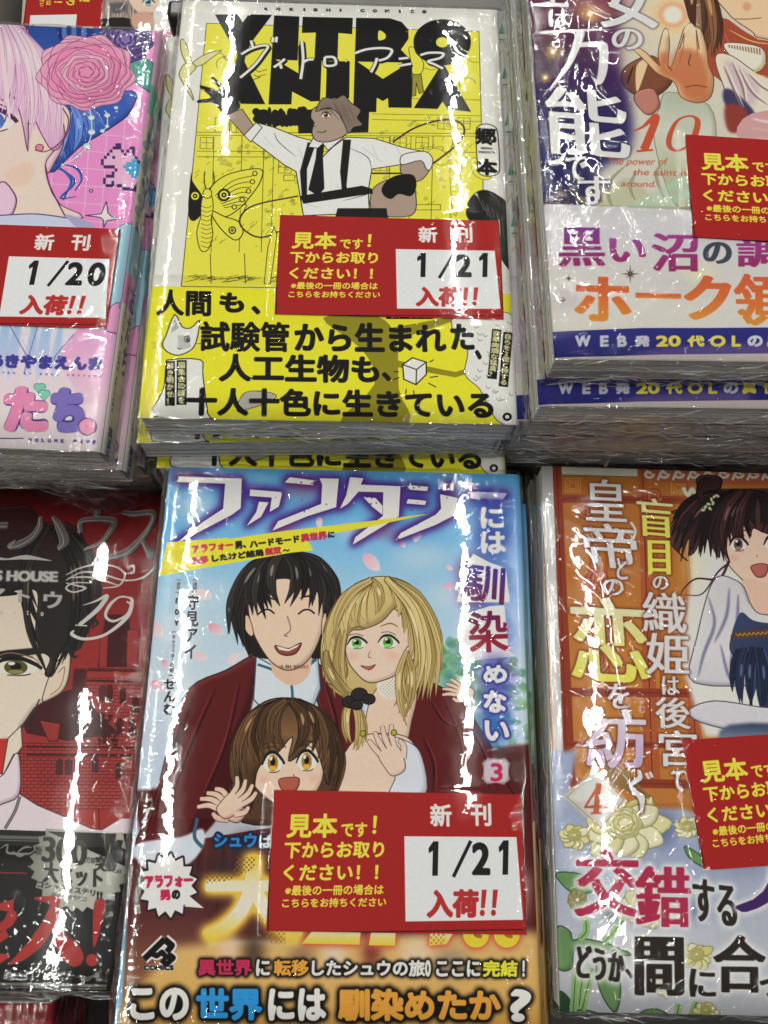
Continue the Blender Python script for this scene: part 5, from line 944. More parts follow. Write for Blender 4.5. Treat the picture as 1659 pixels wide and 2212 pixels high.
    for q in ([(600, 1830), (700, 1840), (800, 1800), (820, 1760)], [(640, 1810), (700, 1860), (760, 1820)]): c.line(q, '#5a5a54', 5, taper=True)
    c.line([(-300, 985), (215, 998)], '#8a3030', 3)
    n = 28; c.poly([(640+(405 if i % 2 else 365)*math.cos(i*math.pi/n+.05), 925+(385 if i % 2 else 348)*math.sin(i*math.pi/n+.05)) for i in range(2*n) if 925+385*math.sin(i*math.pi/n) > 640] + [(985, 672), (372, 656)][::1], ('h', '#7c7c74', '#98988f', '#a8a89e', '#8a8a80'))
    D_ = '#33312e'
    c.T('300', (345, 700), (705, 735), (335, 905), D_, b=1, mincho=3.5); c.T('累計', (286, 780), (340, 784), (286, 850), D_, b=.8); c.T('万部', (690, 866), (770, 872), (690, 916), D_, b=.8); c.T('突破', (770, 852), (945, 876), (766, 975), D_, b=1, mincho=2.5); c.T('の', (942, 962), (978, 965), (942, 998), D_, b=1)
    c.T('大ヒット', (352, 900), (830, 960), (345, 1065), D_, b=1.2, mincho=2); c.T('ゴシックミステリ', (305, 1052), (770, 1130), (300, 1110), D_, b=.8, mincho=.8); c.T('!!', (780, 1140), (830, 1148), (776, 1205), D_, b=2.5); c.T('（電子・国外版含む）', (415, 1150), (700, 1190), (412, 1190), D_, b=.5)
    RD = '#98312f'
    c.T('入', (80, 1190), (880, 1210), (75, 1760), RD, b=3, mincho=6) if False else None
    c.line([(280, 1200), (440, 1215), (480, 1230)], RD, [5, 26, 6]); c.line([(455, 1200), (420, 1330), (320, 1520), (180, 1660), (75, 1730)], RD, [22, 30, 40, 26, 4]); c.line([(420, 1330), (470, 1500), (560, 1620), (620, 1690)], RD, [10, 28, 54, 44])
    c.poly([(760, 1240), (810, 1205), (850, 1240), (800, 1480), (758, 1595), (748, 1480)], RD, sm=4); c.ell((741, 1697), 47, 50, RD)
    c.line([(-80, 1270), (110, 1260)], RD, [6, 34]); c.line([(-100, 1480), (60, 1400), (100, 1330)], RD, [12, 28, 32]); c.line([(-150, 1600), (60, 1480)], RD, [34, 22]); c.line([(-60, 1700), (80, 1660)], RD, [40, 6])
    return c

def art_H():
    c = Canvas(128, 182, (-.1615, -.1830, .040, .075), '#6e1a20', 8, 24).frame('g2')
    c.poly([(-1500, 1950), (1300, 1950), (1300, 2600), (-1500, 2600)], ('v', '#5c1a1e', '#7a1f26', '#6a161c'))
    for i in range(-3, 12):
        for j in range(3): c.poly([(i*110+j*55, 2010+j*70), (i*110+55+j*55, 2080+j*70), (i*110+j*55, 2150+j*70), (i*110-55+j*55, 2080+j*70)], '#8c2a34' if j % 2 else '#84252e')
    c.ell((260, 2150), 92, 90, '#6f6e66', line=('#4a4844', 6)); c.ell((260, 2150), 70, 68, '#7c7b72')
    for i in range(12): c.line([(260+60*math.cos(i*.5236), 2150+58*math.sin(i*.5236)), (260+68*math.cos(i*.5236), 2150+66*math.sin(i*.5236))], INK, 3)
    c.line([(290, 2110), (262, 2150), (300, 2170)], '#161412', 9, sm=0); c.poly([(-200, 2100), (80, 2110), (90, 2160), (-200, 2160)], '#7c7a70'); c.T('From Mr. No Name', (392, 2150), (1000, 2166), (392, 2196), '#a3343c', b=1.5, mincho=1.5)
    return c

def art_F():
    """cover of the far volume, top left: pale painted hair, white margin"""
    c = Canvas(128, 182, POSE_F, '#c9c8c4', 8, 24).frame('h1')
    c.poly([(-700, -2400), (1290, -2400), (1250, 240), (-700, 240)], '#a89a90'); rg = random.Random(8)
    c.poly([(-300, -400), (210, -400), (170, 260), (-300, 260)], ('h', '#3a3835', '#5a5650', '#2b2926'))
    fan(c, [(800, -100), (1000, -60), (1240, -80)], [(800, 200), (1000, 190), (1260, 230)], 60, '#6e625e', 4, 30, 1); fan(c, [(800, -100), (1250, 40)], [(810, 150), (1240, 230)], 40, '#c3b4ac', 4, 30, 2)
    c.poly([(900, 40), (1000, 20), (1030, 80), (940, 110)], '#55525a', sm=4, soft=4); c.poly([(800, 160), (1060, 150), (1080, 260), (800, 260)], '#22201f', sm=4)
    c.poly([(1020, -200), (1300, -200), (1290, 40), (1180, 120), (1060, 20)], '#d8bca8', sm=4, soft=2); eye(c, 1210, 20, 90, 60, '#3d6a78', 0, '#3a2a2a', 5)
    c.poly([(1080, 120), (1230, 100), (1250, 230), (1090, 230)], '#bf9482', sm=4, soft=4)
    for x, y, r in ((1350, 290, 60), (1400, 250, 30), (1210, 220, 26), (1290, 330, 30)): c.ell((x, y), r, r*.8, '#b4808e', soft=2)
    return c
POSE_F = (-.2050, .3950, .0285, .13)
# ------------------------------------------------------------------ materials
def mat(name):
    m = bpy.data.materials.new(name); m.use_nodes = True; nt = m.node_tree
    return m, nt, nt.nodes['Principled BSDF'], nt.nodes['Material Output']
def print_mat(name, img, rough=.6, grain=.05, spec=.08, metal=None):
    m, nt, b, o = mat(name); N = nt.nodes; L = nt.links
    t = N.new('ShaderNodeTexImage'); t.image = img; t.interpolation = 'Cubic'; t.extension = 'EXTEND'
    tc = N.new('ShaderNodeTexCoord'); n = N.new('ShaderNodeTexNoise'); n.inputs['Scale'].default_value = 900; n.inputs['Detail'].default_value = 3
    L.new(tc.outputs['Object'], n.inputs['Vector'])
    mr = N.new('ShaderNodeMapRange'); mr.inputs[3].default_value = 1-grain*2; mr.inputs[4].default_value = 1+grain
    L.new(n.outputs['Fac'], mr.inputs[0])
    mx = N.new('ShaderNodeVectorMath'); mx.operation = 'SCALE'; L.new(t.outputs['Color'], mx.inputs[0]); L.new(mr.outputs[0], mx.inputs['Scale'])
    L.new(mx.outputs[0], b.inputs['Base Color']); b.inputs['Roughness'].default_value = rough; b.inputs['Specular IOR Level'].default_value = spec
    return m
def plain_mat(name, col, rough=.6, scale=60, var=.25, spec=.3, stretch=(1, 1, 1)):
    m, nt, b, o = mat(name); N = nt.nodes; L = nt.links
    tc = N.new('ShaderNodeTexCoord'); mp = N.new('ShaderNodeMapping'); mp.inputs['Scale'].default_value = stretch
    n = N.new('ShaderNodeTexNoise'); n.inputs['Scale'].default_value = scale; n.inputs['Detail'].default_value = 6
    r = N.new('ShaderNodeValToRGB'); c = np.array(col); r.color_ramp.elements[0].position = .3; r.color_ramp.elements[1].position = .7
    r.color_ramp.elements[0].color = (*(c*(1-var)), 1); r.color_ramp.elements[1].color = (*np.minimum(c*(1+var), .9), 1)
    L.new(tc.outputs['Object'], mp.inputs[0]); L.new(mp.outputs[0], n.inputs['Vector']); L.new(n.outputs['Fac'], r.inputs[0]); L.new(r.outputs[0], b.inputs['Base Color'])
    b.inputs['Roughness'].default_value = rough; b.inputs['Specular IOR Level'].default_value = spec
    return m
M_PAPER = plain_mat('page_paper', (.66, .655, .62), .75, 1.0, .34, .15, (12, 12, 2600))
M_BOARD = plain_mat('cover_board', (.55, .54, .52), .6, 60, .1)
M_TABLE = plain_mat('display_surface', (.022, .021, .02), .4, 30, .25)  # near-black: the deep shade in the gaps between stacks is put into this colour
M_SHELF = plain_mat('grey_shelf', (.17, .165, .15), .5, 30, .15)
M_PLASTIC = plain_mat('black_plastic', (.018, .018, .018), .22, 80, .3, .5)
def film_mat(img=None, rough=.019, ior=1.46, milk=0):
    m = bpy.data.materials.new('clear_film'); m.use_nodes = True; nt = m.node_tree; N = nt.nodes; L = nt.links
    N.remove(N['Principled BSDF']); o = N['Material Output']
    tr = N.new('ShaderNodeBsdfTransparent'); tr.inputs[0].default_value = (.985, .988, .985, 1)
    g = N.new('ShaderNodeBsdfGlossy'); g.distribution = 'BECKMANN'; g.inputs['Roughness'].default_value = rough; g.inputs['Color'].default_value = (1, 1, 1, 1)
    g2 = N.new('ShaderNodeBsdfGlossy'); g2.distribution = 'BECKMANN'; g2.inputs['Roughness'].default_value = .09; gm = N.new('ShaderNodeMixShader'); gm.inputs[0].default_value = .11
    fr = N.new('ShaderNodeFresnel'); fr.inputs[0].default_value = ior
    cl = N.new('ShaderNodeMath'); cl.operation = 'MINIMUM'; cl.inputs[1].default_value = .35; L.new(fr.outputs[0], cl.inputs[0])
    mx = N.new('ShaderNodeMixShader'); L.new(cl.outputs[0], mx.inputs[0]); L.new(tr.outputs[0], mx.inputs[1]); L.new(g.outputs[0], gm.inputs[1]); L.new(g2.outputs[0], gm.inputs[2]); L.new(gm.outputs[0], mx.inputs[2])
    if img is not None:
        t = N.new('ShaderNodeTexImage'); t.image = img; t.interpolation = 'Linear'; t.extension = 'EXTEND'
        nm = N.new('ShaderNodeNormalMap'); nm.uv_map = 'UVMap'; L.new(t.outputs['Color'], nm.inputs['Color']); L.new(nm.outputs[0], g.inputs['Normal'])
    else:
        tc = N.new('ShaderNodeTexCoord'); n1 = N.new('ShaderNodeTexNoise'); n1.inputs['Scale'].default_value = 400; n1.inputs['Detail'].default_value = 3; n1.inputs['Distortion'].default_value = 1
        L.new(tc.outputs['Object'], n1.inputs['Vector']); b = N.new('ShaderNodeBump'); b.inputs['Distance'].default_value = .0006; b.inputs['Strength'].default_value = .5
        L.new(n1.outputs['Fac'], b.inputs['Height']); L.new(b.outputs[0], g.inputs['Normal'])
    out = mx.outputs[0]
    if milk:
        df = N.new('ShaderNodeBsdfDiffuse'); df.inputs[0].default_value = (.8, .8, .79, 1); m2 = N.new('ShaderNodeMixShader'); m2.inputs[0].default_value = milk
        L.new(out, m2.inputs[1]); L.new(df.outputs[0], m2.inputs[2]); out = m2.outputs[0]
    L.new(out, o.inputs['Surface'])
    return m
M_FILM = film_mat()

# ------------------------------------------------------------------ mesh helpers
def mesh(name, V, Fc, m, uv=None, sm=False, attr=None):
    me = bpy.data.meshes.new(name); me.from_pydata([tuple(v) for v in V] if not isinstance(V, np.ndarray) else V.tolist(), [], Fc if not isinstance(Fc, np.ndarray) else Fc.tolist())
    me.materials.append(m)
    if uv is not None:
        l = me.uv_layers.new(name='UVMap'); li = np.empty(len(me.loops), np.int32); me.loops.foreach_get('vertex_index', li)
        l.data.foreach_set('uv', np.asarray(uv, np.float32)[li].ravel())
    if attr is not None:
        a = me.attributes.new('pucker', 'FLOAT', 'POINT'); a.data.foreach_set('value', np.asarray(attr, np.float32))
    if sm: me.polygons.foreach_set('use_smooth', [True]*len(me.polygons))
    me.update()
    return me
def link(name, me, parent=None, **props):
    o = bpy.data.objects.new(name, me); COL.objects.link(o)
    if parent: o.parent = parent
    for k, v in props.items(): o[k] = v
    return o
def grid_faces(nu, nv, off=0):
    i = np.arange(nu-1)[:, None]; j = np.arange(nv-1)[None]
    a = (i*nv+j+off).ravel()
    return np.stack([a, a+nv, a+nv+1, a+1], 1)
def thick_strip(prof, nrm, u, y0, y1, th, W, H, uW, ny=2, endcap=True):
    """sheet of paper following a profile (x,z), closed with thickness th; uv from arc position"""
    prof = np.array(prof); nrm = np.array(nrm); n = len(prof)
    ys = np.linspace(y0, y1, ny); V = []; UV = []
    for lay in (0, 1):
        q = prof-nrm*th*lay
        for i in range(n):
            for y in ys: V.append((q[i, 0]*MM, y*MM, q[i, 1]*MM)); UV.append((u[i]/uW, (y+H/2)/H))
    V = np.array(V); F0 = grid_faces(n, ny); F1 = F0[:, ::-1]+n*ny; Fs = F0.tolist()+F1.tolist(); b = n*ny
    for i in range(n-1):
        for j in (0, ny-1):
            q = [i*ny+j, (i+1)*ny+j, (i+1)*ny+j+b, i*ny+j+b]; Fs.append(q if j else q[::-1])
    for j in range(ny-1):
        for i in (0, n-1):
            q = [i*ny+j, i*ny+j+1, i*ny+j+1+b, i*ny+j+b]; Fs.append(q if i == 0 else q[::-1])
    return V, Fs, np.array(UV)
def jacket_profile(W, T, r, z_off=0.0, droop=.35):
    P, N_, U = [], [], []
    x0, x1 = -W/2, W/2-r*.5
    for x in np.concatenate([np.linspace(x0, x0+8, 9), np.linspace(x0+8, x1, 24)[1:]]):
        d = max(0, 1-(x-x0)/8.); P.append((x, T-droop*d*d+z_off)); N_.append((0, 1)); U.append(x-x0)
    an = np.linspace(0, math.pi/2, 9)[1:]
    for a in an: P.append((x1+(r+z_off)*math.sin(a), T-r+(r+z_off)*math.cos(a))); N_.append((math.sin(a), math.cos(a))); U.append(x1-x0+r*a)
    ub = x1-x0+r*math.pi/2
    for z in np.linspace(T-r, r*.5, 5)[1:]: P.append((x1+r+z_off, z)); N_.append((1, 0)); U.append(ub+T-r-z)
    for a in np.linspace(0, math.pi/2, 5)[1:]: P.append((x1+r-r*.5+r*.5*math.cos(a)+z_off*math.cos(a), r*.5-r*.5*math.sin(a))); N_.append((math.cos(a), -math.sin(a))); U.append(ub+T-r*1.5+r*.5*a)
    for x in np.linspace(x1, x0, 6): P.append((x, 0)); N_.append((0, -1)); U.append(ub+T)
    return P, N_, U
def sines(rng, n, wl0, wl1):
    a = rng.uniform(0, 2*math.pi, n); k = 2*math.pi/np.exp(rng.uniform(math.log(wl0), math.log(wl1), n)); ph = rng.uniform(0, 2*math.pi, n)
    def f(x, y):
        s = 0
        for i in range(n): s = s+np.sin((x*math.cos(a[i])+y*math.sin(a[i]))*k[i]+ph[i])/k[i]
        return s
    return f
def film_mesh(name, W, H, T, seed, r=3.0, wav=.012, creases=(), card=None, step=.6, skirt=.35, rim=1.0, fm=None, mt=None):
    """shrink wrap as one sheet: top, rounded edges and crumpled sides.  creases: (x,y,angle,len,width,height)"""
    rng = np.random.default_rng(seed); x1, S = W/2-r*.5+r, T+1.0
    gx = np.concatenate([np.arange(-S, 0, .6)-W/2, np.arange(-W/2, x1-r, step), np.arange(x1-r, x1+S+r, .8)])
    gy = np.concatenate([np.arange(-S, 0, .45)-H/2, np.arange(-H/2, H/2, step), H/2+np.arange(0, S, .8)])
    X, Y = np.meshgrid(gx, gy, indexing='ij')
    def wrap(s, rr):
        a = np.clip(s/rr, 0, math.pi/2); out = rr*np.sin(a); dr = rr*(1-np.cos(a))+np.maximum(0, s-rr*math.pi/2)
        return a, out, dr
    sl, sr = np.maximum(0, -W/2-X), np.maximum(0, X-(x1-r)); sb, st = np.maximum(0, -H/2-Y), np.maximum(0, Y-H/2)
    al, ol, dl = wrap(sl, .9); ar, orr, dr_ = wrap(sr, r); ab, ob, db = wrap(sb, .9); at_, ot, dt = wrap(st, .9)
    px = np.clip(X, -W/2, x1-r)-ol+orr; py = np.clip(Y, -H/2, H/2)-ob+ot
    drop = np.minimum(np.sqrt(np.maximum(dl, dr_)**2+np.maximum(db, dt)**2), T-.1)
    nx = -np.sin(al)+np.sin(ar); ny = -np.sin(ab)+np.sin(at_); nz = np.cos(al)*np.cos(ar)*np.cos(ab)*np.cos(at_)
    ln = np.sqrt(nx**2+ny**2+nz**2)+1e-6; nx, ny, nz = nx/ln, ny/ln, nz/ln
    top = np.clip(nz, 0, 1)
    h = .42+sines(rng, 10, 9, 40)(X, Y)*wav*.16+sines(rng, 12, 2.5, 7)(X, Y)*wav*.10
    h -= .35*np.clip(1-(X+W/2)/8, 0, 1)**2*(X > -W/2)+.35*(X <= -W/2)*top
    dE = np.minimum(np.minimum(X+W/2, x1-r-X), np.minimum(Y+H/2, H/2-Y))
    # puckers: short ridges square to the edges
    for dd, along, ph in ((X+W/2, Y, 0), (x1-r-X+1.5, Y, 1), (Y+H/2, X, 2), (H/2-Y, X, 3)):
        q = np.interp(along.ravel(), np.arange(-120, 120, 1.1), rng.normal(0, 1, len(np.arange(-120, 120, 1.1)))).reshape(X.shape)
        reach = 2.6+1.8*np.sin(along*.21+ph)+1.2*np.sin(along*.57+ph*2)
        h += rim*.018*q*np.exp(-np.maximum(dd, 0)/np.maximum(reach, .7))
    if card is not None:
        cx, cy, ca, cw, ch = card; c, s = math.cos(ca), math.sin(ca)
        u = np.abs((X-cx)*c+(Y-cy)*s)-cw/2; v = np.abs(-(X-cx)*s+(Y-cy)*c)-ch/2
        d = np.sqrt(np.maximum(u, 0)**2+np.maximum(v, 0)**2); h += .62*np.exp(-(d/1.9)**2)
    for (cx, cy, a, Ln, wd, hh) in creases:
        c, s = math.cos(a), math.sin(a); m = (np.abs(X-cx) < Ln) & (np.abs(Y-cy) < Ln)
        if not m.any(): continue
        u = ((X[m]-cx)*c+(Y[m]-cy)*s)/(Ln/2); v = (-(X[m]-cx)*s+(Y[m]-cy)*c)
        v = v-.25*wd*np.sin(u*5+cx)-(u*u)*Ln*.04*math.sin(cx*3)
        h[m] += hh*np.exp(-np.abs(v/wd)**1.4)*np.clip(1-u*u, 0, 1)
    side = 1-top
    fs = sines(rng, 12, 4, 14); xs_ = np.maximum(np.abs(nx), 0) > np.abs(ny)
    crump = np.where(xs_, fs(X*3.0, Y*.35), fs(X*.35, Y*1.9)*1.5)
    h = np.maximum(h, .12)+side*np.clip(np.abs(crump)*skirt*.55, 0, .9)
    V = np.stack([px+nx*h, py+ny*h, T-drop+nz*h], -1).reshape(-1, 3)*MM
    pk = np.clip(np.exp(-np.maximum(dE, 0)/5)*.65+side*.6, 0, 1).ravel()
    Fc = grid_faces(len(gx), len(gy)); uv = None
    if fm is not None: uv = np.stack([(X+W/2+fm.S)/fm.W, (Y+H/2+fm.S)/fm.H], -1).reshape(-1, 2)
    return mesh(name, V, Fc, mt or M_FILM, uv, sm=True)
def rand_creases(rng, n, box, ang, spread, L=(4, 18), w=(.35, .8), h=(.03, .16)):
    return [(rng.uniform(box[0], box[1]), rng.uniform(box[2], box[3]), math.radians(rng.normal(ang, spread)), rng.uniform(*L), rng.uniform(.8, 1.4), rng.uniform(*h)*.4) for _ in range(n//5)]
def pages_mesh(name, W, H, T, r, seed):
    """page block of thin signatures, each slightly out of line"""
    rng = random.Random(seed); n = 22; V = []; Fc = []; z0, z1 = .42, T-.42; cur = [0, 0, 0]
    for i in range(n):
        a, b = z0+(z1-z0)*i/n, z0+(z1-z0)*(i+1)/n-.05
        cur = [c*.6+rng.uniform(-.16, .16) for c in cur]
        xa, xb = -W/2+.5+cur[0], W/2-.5; ya, yb = -H/2+.45+cur[1], H/2-.45+cur[2]; k = len(V)
        for z in (a, b):
            V += [(xa*MM, ya*MM, z*MM), (xb*MM, ya*MM, z*MM), (xb*MM, yb*MM, z*MM), (xa*MM, yb*MM, z*MM)]
        Fc += [[k+3, k+2, k+1, k], [k+4, k+5, k+6, k+7]]+[[k+j, k+(j+1) % 4, k+4+(j+1) % 4, k+4+j] for j in range(4)]
    return mesh(name, V, Fc, M_PAPER)

def copy_tree(o, parent=None):
    c = o.copy(); COL.objects.link(c)
    if parent: c.parent = parent
    for ch in list(o.children): copy_tree(ch, c)
    return c
def make_book(cv, mt, W, H, T, label, pose, group, seed, band=None, film={}, r=3.0, cat='comic book', band_name='paper_band'):
    root = bpy.data.objects.new('comic_book', None); COL.objects.link(root)
    root.location = (pose[0], pose[1], pose[2]-T*MM); root.rotation_euler = (0, 0, pose[3]); root.empty_display_size = .02
    root['label'] = label; root['category'] = cat
    if group: root['group'] = group
    uW = cv.w/cv.ppm
    P, N_, U = jacket_profile(W, T, r)
    V, Fc, UV = thick_strip(P, N_, U, -H/2, H/2, .22, W, H, uW, 12); link('dust_jacket', mesh('dust_jacket', V, Fc, mt, UV, True), root)
    if band:
        P, N_, U = jacket_profile(W, T, r, .16)
        V, Fc, UV = thick_strip(P, N_, U, -H/2+.2, -H/2+band, .1, W, H, uW, 6); link(band_name, mesh(band_name, V, Fc, mt, UV, True), root)
    link('page_block', pages_mesh('page_block', W, H, T, r, seed), root)
    for nm, zc in (('front_board', T-.33), ('back_board', .33)):
        x0, x1, y0, y1 = -W/2+.4, W/2-1, -H/2+.3, H/2-.3; z0, z1 = zc-.08, zc+.08
        dz = .35 if zc > 1 else 0
        V = [(x0*MM, y0*MM, (z0-dz)*MM), (x1*MM, y0*MM, z0*MM), (x1*MM, y1*MM, z0*MM), (x0*MM, y1*MM, (z0-dz)*MM), (x0*MM, y0*MM, (z1-dz)*MM), (x1*MM, y0*MM, z1*MM), (x1*MM, y1*MM, z1*MM), (x0*MM, y1*MM, (z1-dz)*MM)]
        link(nm, mesh(nm, V, [[3, 2, 1, 0], [4, 5, 6, 7], [0, 1, 5, 4], [1, 2, 6, 5], [2, 3, 7, 6], [3, 0, 4, 7]], M_BOARD), root)
    f = dict(film)
    if 'fm' in f: f['mt'] = film_mat(f['fm'].image('film_wrinkles'))
    link('shrink_wrap', film_mesh('shrink_wrap', W, H, T, seed, r, **f), root)
    return root
ORD = ['topmost', 'second from the top', 'third from the top', 'fourth from the top', 'fifth from the top', 'sixth from the top', 'seventh from the top', 'eighth from the top', 'ninth from the top', 'tenth from the top']
def stack(top, n, pitch, label, shifts, seed, alt=None):
    rng = random.Random(seed)
    for k in range(1, n):
        src = alt if (alt is not None and k in alt[1]) else None
        c = copy_tree(src[0] if src else top)
        dx, dy, da = shifts.get(k, (rng.uniform(-1.5, 1.5), rng.uniform(-2, 1.0), rng.uniform(-.008, .008)))
        c.location = (top.location.x+dx*MM, top.location.y+dy*MM, top.location.z-pitch*k); c.rotation_euler = (0, 0, top.rotation_euler.z+da)
        c['label'] = label.replace('@', ORD[k])
def card_thing(mt, x, y, z, a, label, droop=0):
    """printed paper card lying on a cover under the film; slightly bowed"""
    W, H = 81.0, 41.2; n, m_ = 28, 12; V = []; UV = []
    for lay in (0, 1):
        for i in range(n):
            for j in range(m_):
                u, v = i/(n-1), j/(m_-1)
                V.append(((u-.5)*W*MM, (v-.5)*H*MM, (.05*math.sin(u*6+v*2)-.2*lay)*MM)); UV.append((u, v))
    Fc = grid_faces(n, m_).tolist()+(grid_faces(n, m_)[:, ::-1]+n*m_).tolist(); b = n*m_
    for i in range(n-1):
        Fc += [[i*m_, i*m_+b, (i+1)*m_+b, (i+1)*m_], [i*m_+m_-1, (i+1)*m_+m_-1, (i+1)*m_+m_-1+b, i*m_+m_-1+b]]
    for j in range(m_-1):
        Fc += [[j, j+1, j+1+b, j+b], [(n-1)*m_+j, (n-1)*m_+j+b, (n-1)*m_+j+1+b, (n-1)*m_+j+1]]
    o = link('sample_card', mesh('sample_card', V, Fc, mt, np.array(UV), False), None, label=label, category='card', group='red sample cards on the top copies')
    o.location = (x, y, z); o.rotation_euler = (0, 0, a)
    return o
def box_mesh(name, x0, y0, z0, x1, y1, z1, m, bev=0):
    bm = bmesh.new(); bmesh.ops.create_cube(bm, size=1)
    for v in bm.verts: v.co = Vector(((x0+x1)/2+v.co.x*(x1-x0), (y0+y1)/2+v.co.y*(y1-y0), (z0+z1)/2+v.co.z*(z1-z0)))
    if bev: bmesh.ops.bevel(bm, geom=bm.edges[:]+bm.verts[:], offset=bev, segments=3, affect='EDGES', profile=.5)
    me = bpy.data.meshes.new(name); bm.to_mesh(me); bm.free(); me.materials.append(m); return me
def film_ear(name, parent, p0, p1, tip, seed, n=46):
    """loose triangular corner of film hanging off the edge of a wrapped book (book-local mm)"""
    rng = np.random.default_rng(seed); p0, p1, tip = map(np.array, (p0, p1, tip)); f = sines(rng, 14, 3, 14)
    V = []; pk = []; Fc = []
    e = (p1-p0)/np.linalg.norm(p1-p0); nr = np.cross(e, tip-p0); nr = nr/np.linalg.norm(nr)
    for i in range(n):
        t = i/(n-1)
        for j in range(n):
            s = j/(n-1); a = p0*(1-s)+p1*s; q = a*(1-t)+tip*t+(p1-p0)*.04*math.sin(t*9+seed)*s*(1-t)
            hgt = float(f(s*18*(1-t*.6), t*18))*.40*min(1, t*4); V.append((q+nr*hgt)*MM); pk.append(1.0)
    return link(name, mesh(name, np.array(V), grid_faces(n, n), M_FILM, sm=True, attr=pk), parent)
def crinkle(parent, n, xr, y0, zr, seed, rad=(.12, .36), ang=.25, L=(3, 20), axis='x'):
    """gathered folds of slack film on the side of a wrapped stack: thin wandering ridges, one part (book-local mm)"""
    rg = random.Random(seed); V = []; Fc = []
    for _ in range(n):
        ln = rg.uniform(*L); m = max(5, int(ln/1.1)); x = rg.uniform(*xr); z = rg.uniform(*zr); d = rg.uniform(0, 1.1); a = rg.gauss(0, ang); r0 = rg.uniform(*rad); P = []
        for i in range(m):
            P.append((x, z, d)); x += ln/m*math.cos(a); z += ln/m*math.sin(a); a += rg.gauss(0, .28); a *= .93; d = max(0, d+rg.gauss(0, .16))
        k = len(V)
        for i, (x_, z_, d_) in enumerate(P):
            r = r0*math.sin(math.pi*(i+.35)/(m-.3))+.02
            for j in range(6):
                t = j*math.pi/3; u, v = r*math.cos(t), r*math.sin(t)
                V.append(((x_)*MM, (y0-d_-u)*MM, (z_+v)*MM) if axis == 'x' else ((y0-d_-u)*MM, x_*MM, (z_+v)*MM))
        for i in range(m-1):
            for j in range(6): Fc.append([k+i*6+j, k+i*6+(j+1) % 6, k+(i+1)*6+(j+1) % 6, k+(i+1)*6+j])
    return link('film_folds', mesh('film_folds', V, Fc, M_FOLD, sm=True), parent, kind='stuff')
M_FOLD = film_mat(None, .10, 1.9, .16)
# ------------------------------------------------------------------ the place
link('rear_shelf', box_mesh('rear_shelf', -1.1, .336, 0, 1.1, 1.3, .012, M_SHELF), None, kind='structure')
link('display_table', box_mesh('display_table', -1.1, -.7, -.03, 1.1, 1.3, -.001, M_TABLE), None, kind='structure')

def C_(fn, gain=1.32, **k):
    cv = fn(); return cv, print_mat('printed_cover', cv.image('printed_sheet', gain), **k)
def loc(key, x, y, z):
    """photograph point -> book-local mm on plane z"""
    X, Y, Z, a = POSE[key]; p = unproj(x, y, z); dx, dy = p[0]-X, p[1]-Y
    return (dx*math.cos(a)+dy*math.sin(a))*1000, (-dx*math.sin(a)+dy*math.cos(a))*1000
def card_at(key, kind, pose, label):
    """card given by its world pose; returns footprint in book-local mm for the film"""
    X, Y, Z, a = POSE[key] if key in POSE else POSE_F; x, y, ca = pose
    card_thing(CARD[kind], x, y, Z+.00075, ca, label)
    dx, dy = x-X, y-Y
    return ((dx*math.cos(a)+dy*math.sin(a))*1000, (-dx*math.sin(a)+dy*math.cos(a))*1000, ca-a, 81, 41.2)
def edge_pose(px_a, px_b, z, right=False):
    """pose of a card from the top and bottom ends of its left (or right) edge in the photograph"""
    a, b = unproj(*px_a, z), unproj(*px_b, z); d = (a-b)[:2]; d /= np.linalg.norm(d); ang = math.atan2(d[1], d[0])-math.pi/2
    m = (a+b)[:2]/2+np.array([math.cos(ang), math.sin(ang)])*(-.0405 if right else .0405)
    return m[0], m[1], ang
CARD = {k: print_mat('printed_card', card_art(d).image('printed_card'), rough=.5) for k, d in (('21', '1/21'), ('20', '1/20'))}
R_ = np.random.default_rng
def film_map(seed, left=1, right=1, top=1, bottom=1, side=.025, h=(.012, .035)):
    f = FilmMap(128, 182, 15, seed)
    if left: f.comb('l', -90, 90, 1.1/left, h=h)
    if right: f.comb('r', -90, 90, 1.1/right, h=h)
    if top: f.comb('t', -62, 62, 1.6/top, h=h)
    if bottom: f.comb('b', -62, 62, 1.2/bottom, h=h)
    r = f.rng                                           # crinkles on the sides, running along the page edges
    for sgn in (-1, 1):
        for _ in range(200): f.crease(r.uniform(-62, 62), sgn*(91+r.uniform(.5, 14)), r.normal(0, .35), r.uniform(3, 22), r.uniform(1.0, 4.5)*side*(1 if r.random() > .4 else -1), r.uniform(1.8, 3.6), wig=.25)
        for _ in range(90): f.crease(sgn*(64+r.uniform(.5, 14)), r.uniform(-90, 90), math.pi/2+r.normal(0, .3), r.uniform(4, 24), r.uniform(.5, 2.0)*side*.7, r.uniform(1.8, 3.6), wig=.2)
    return f

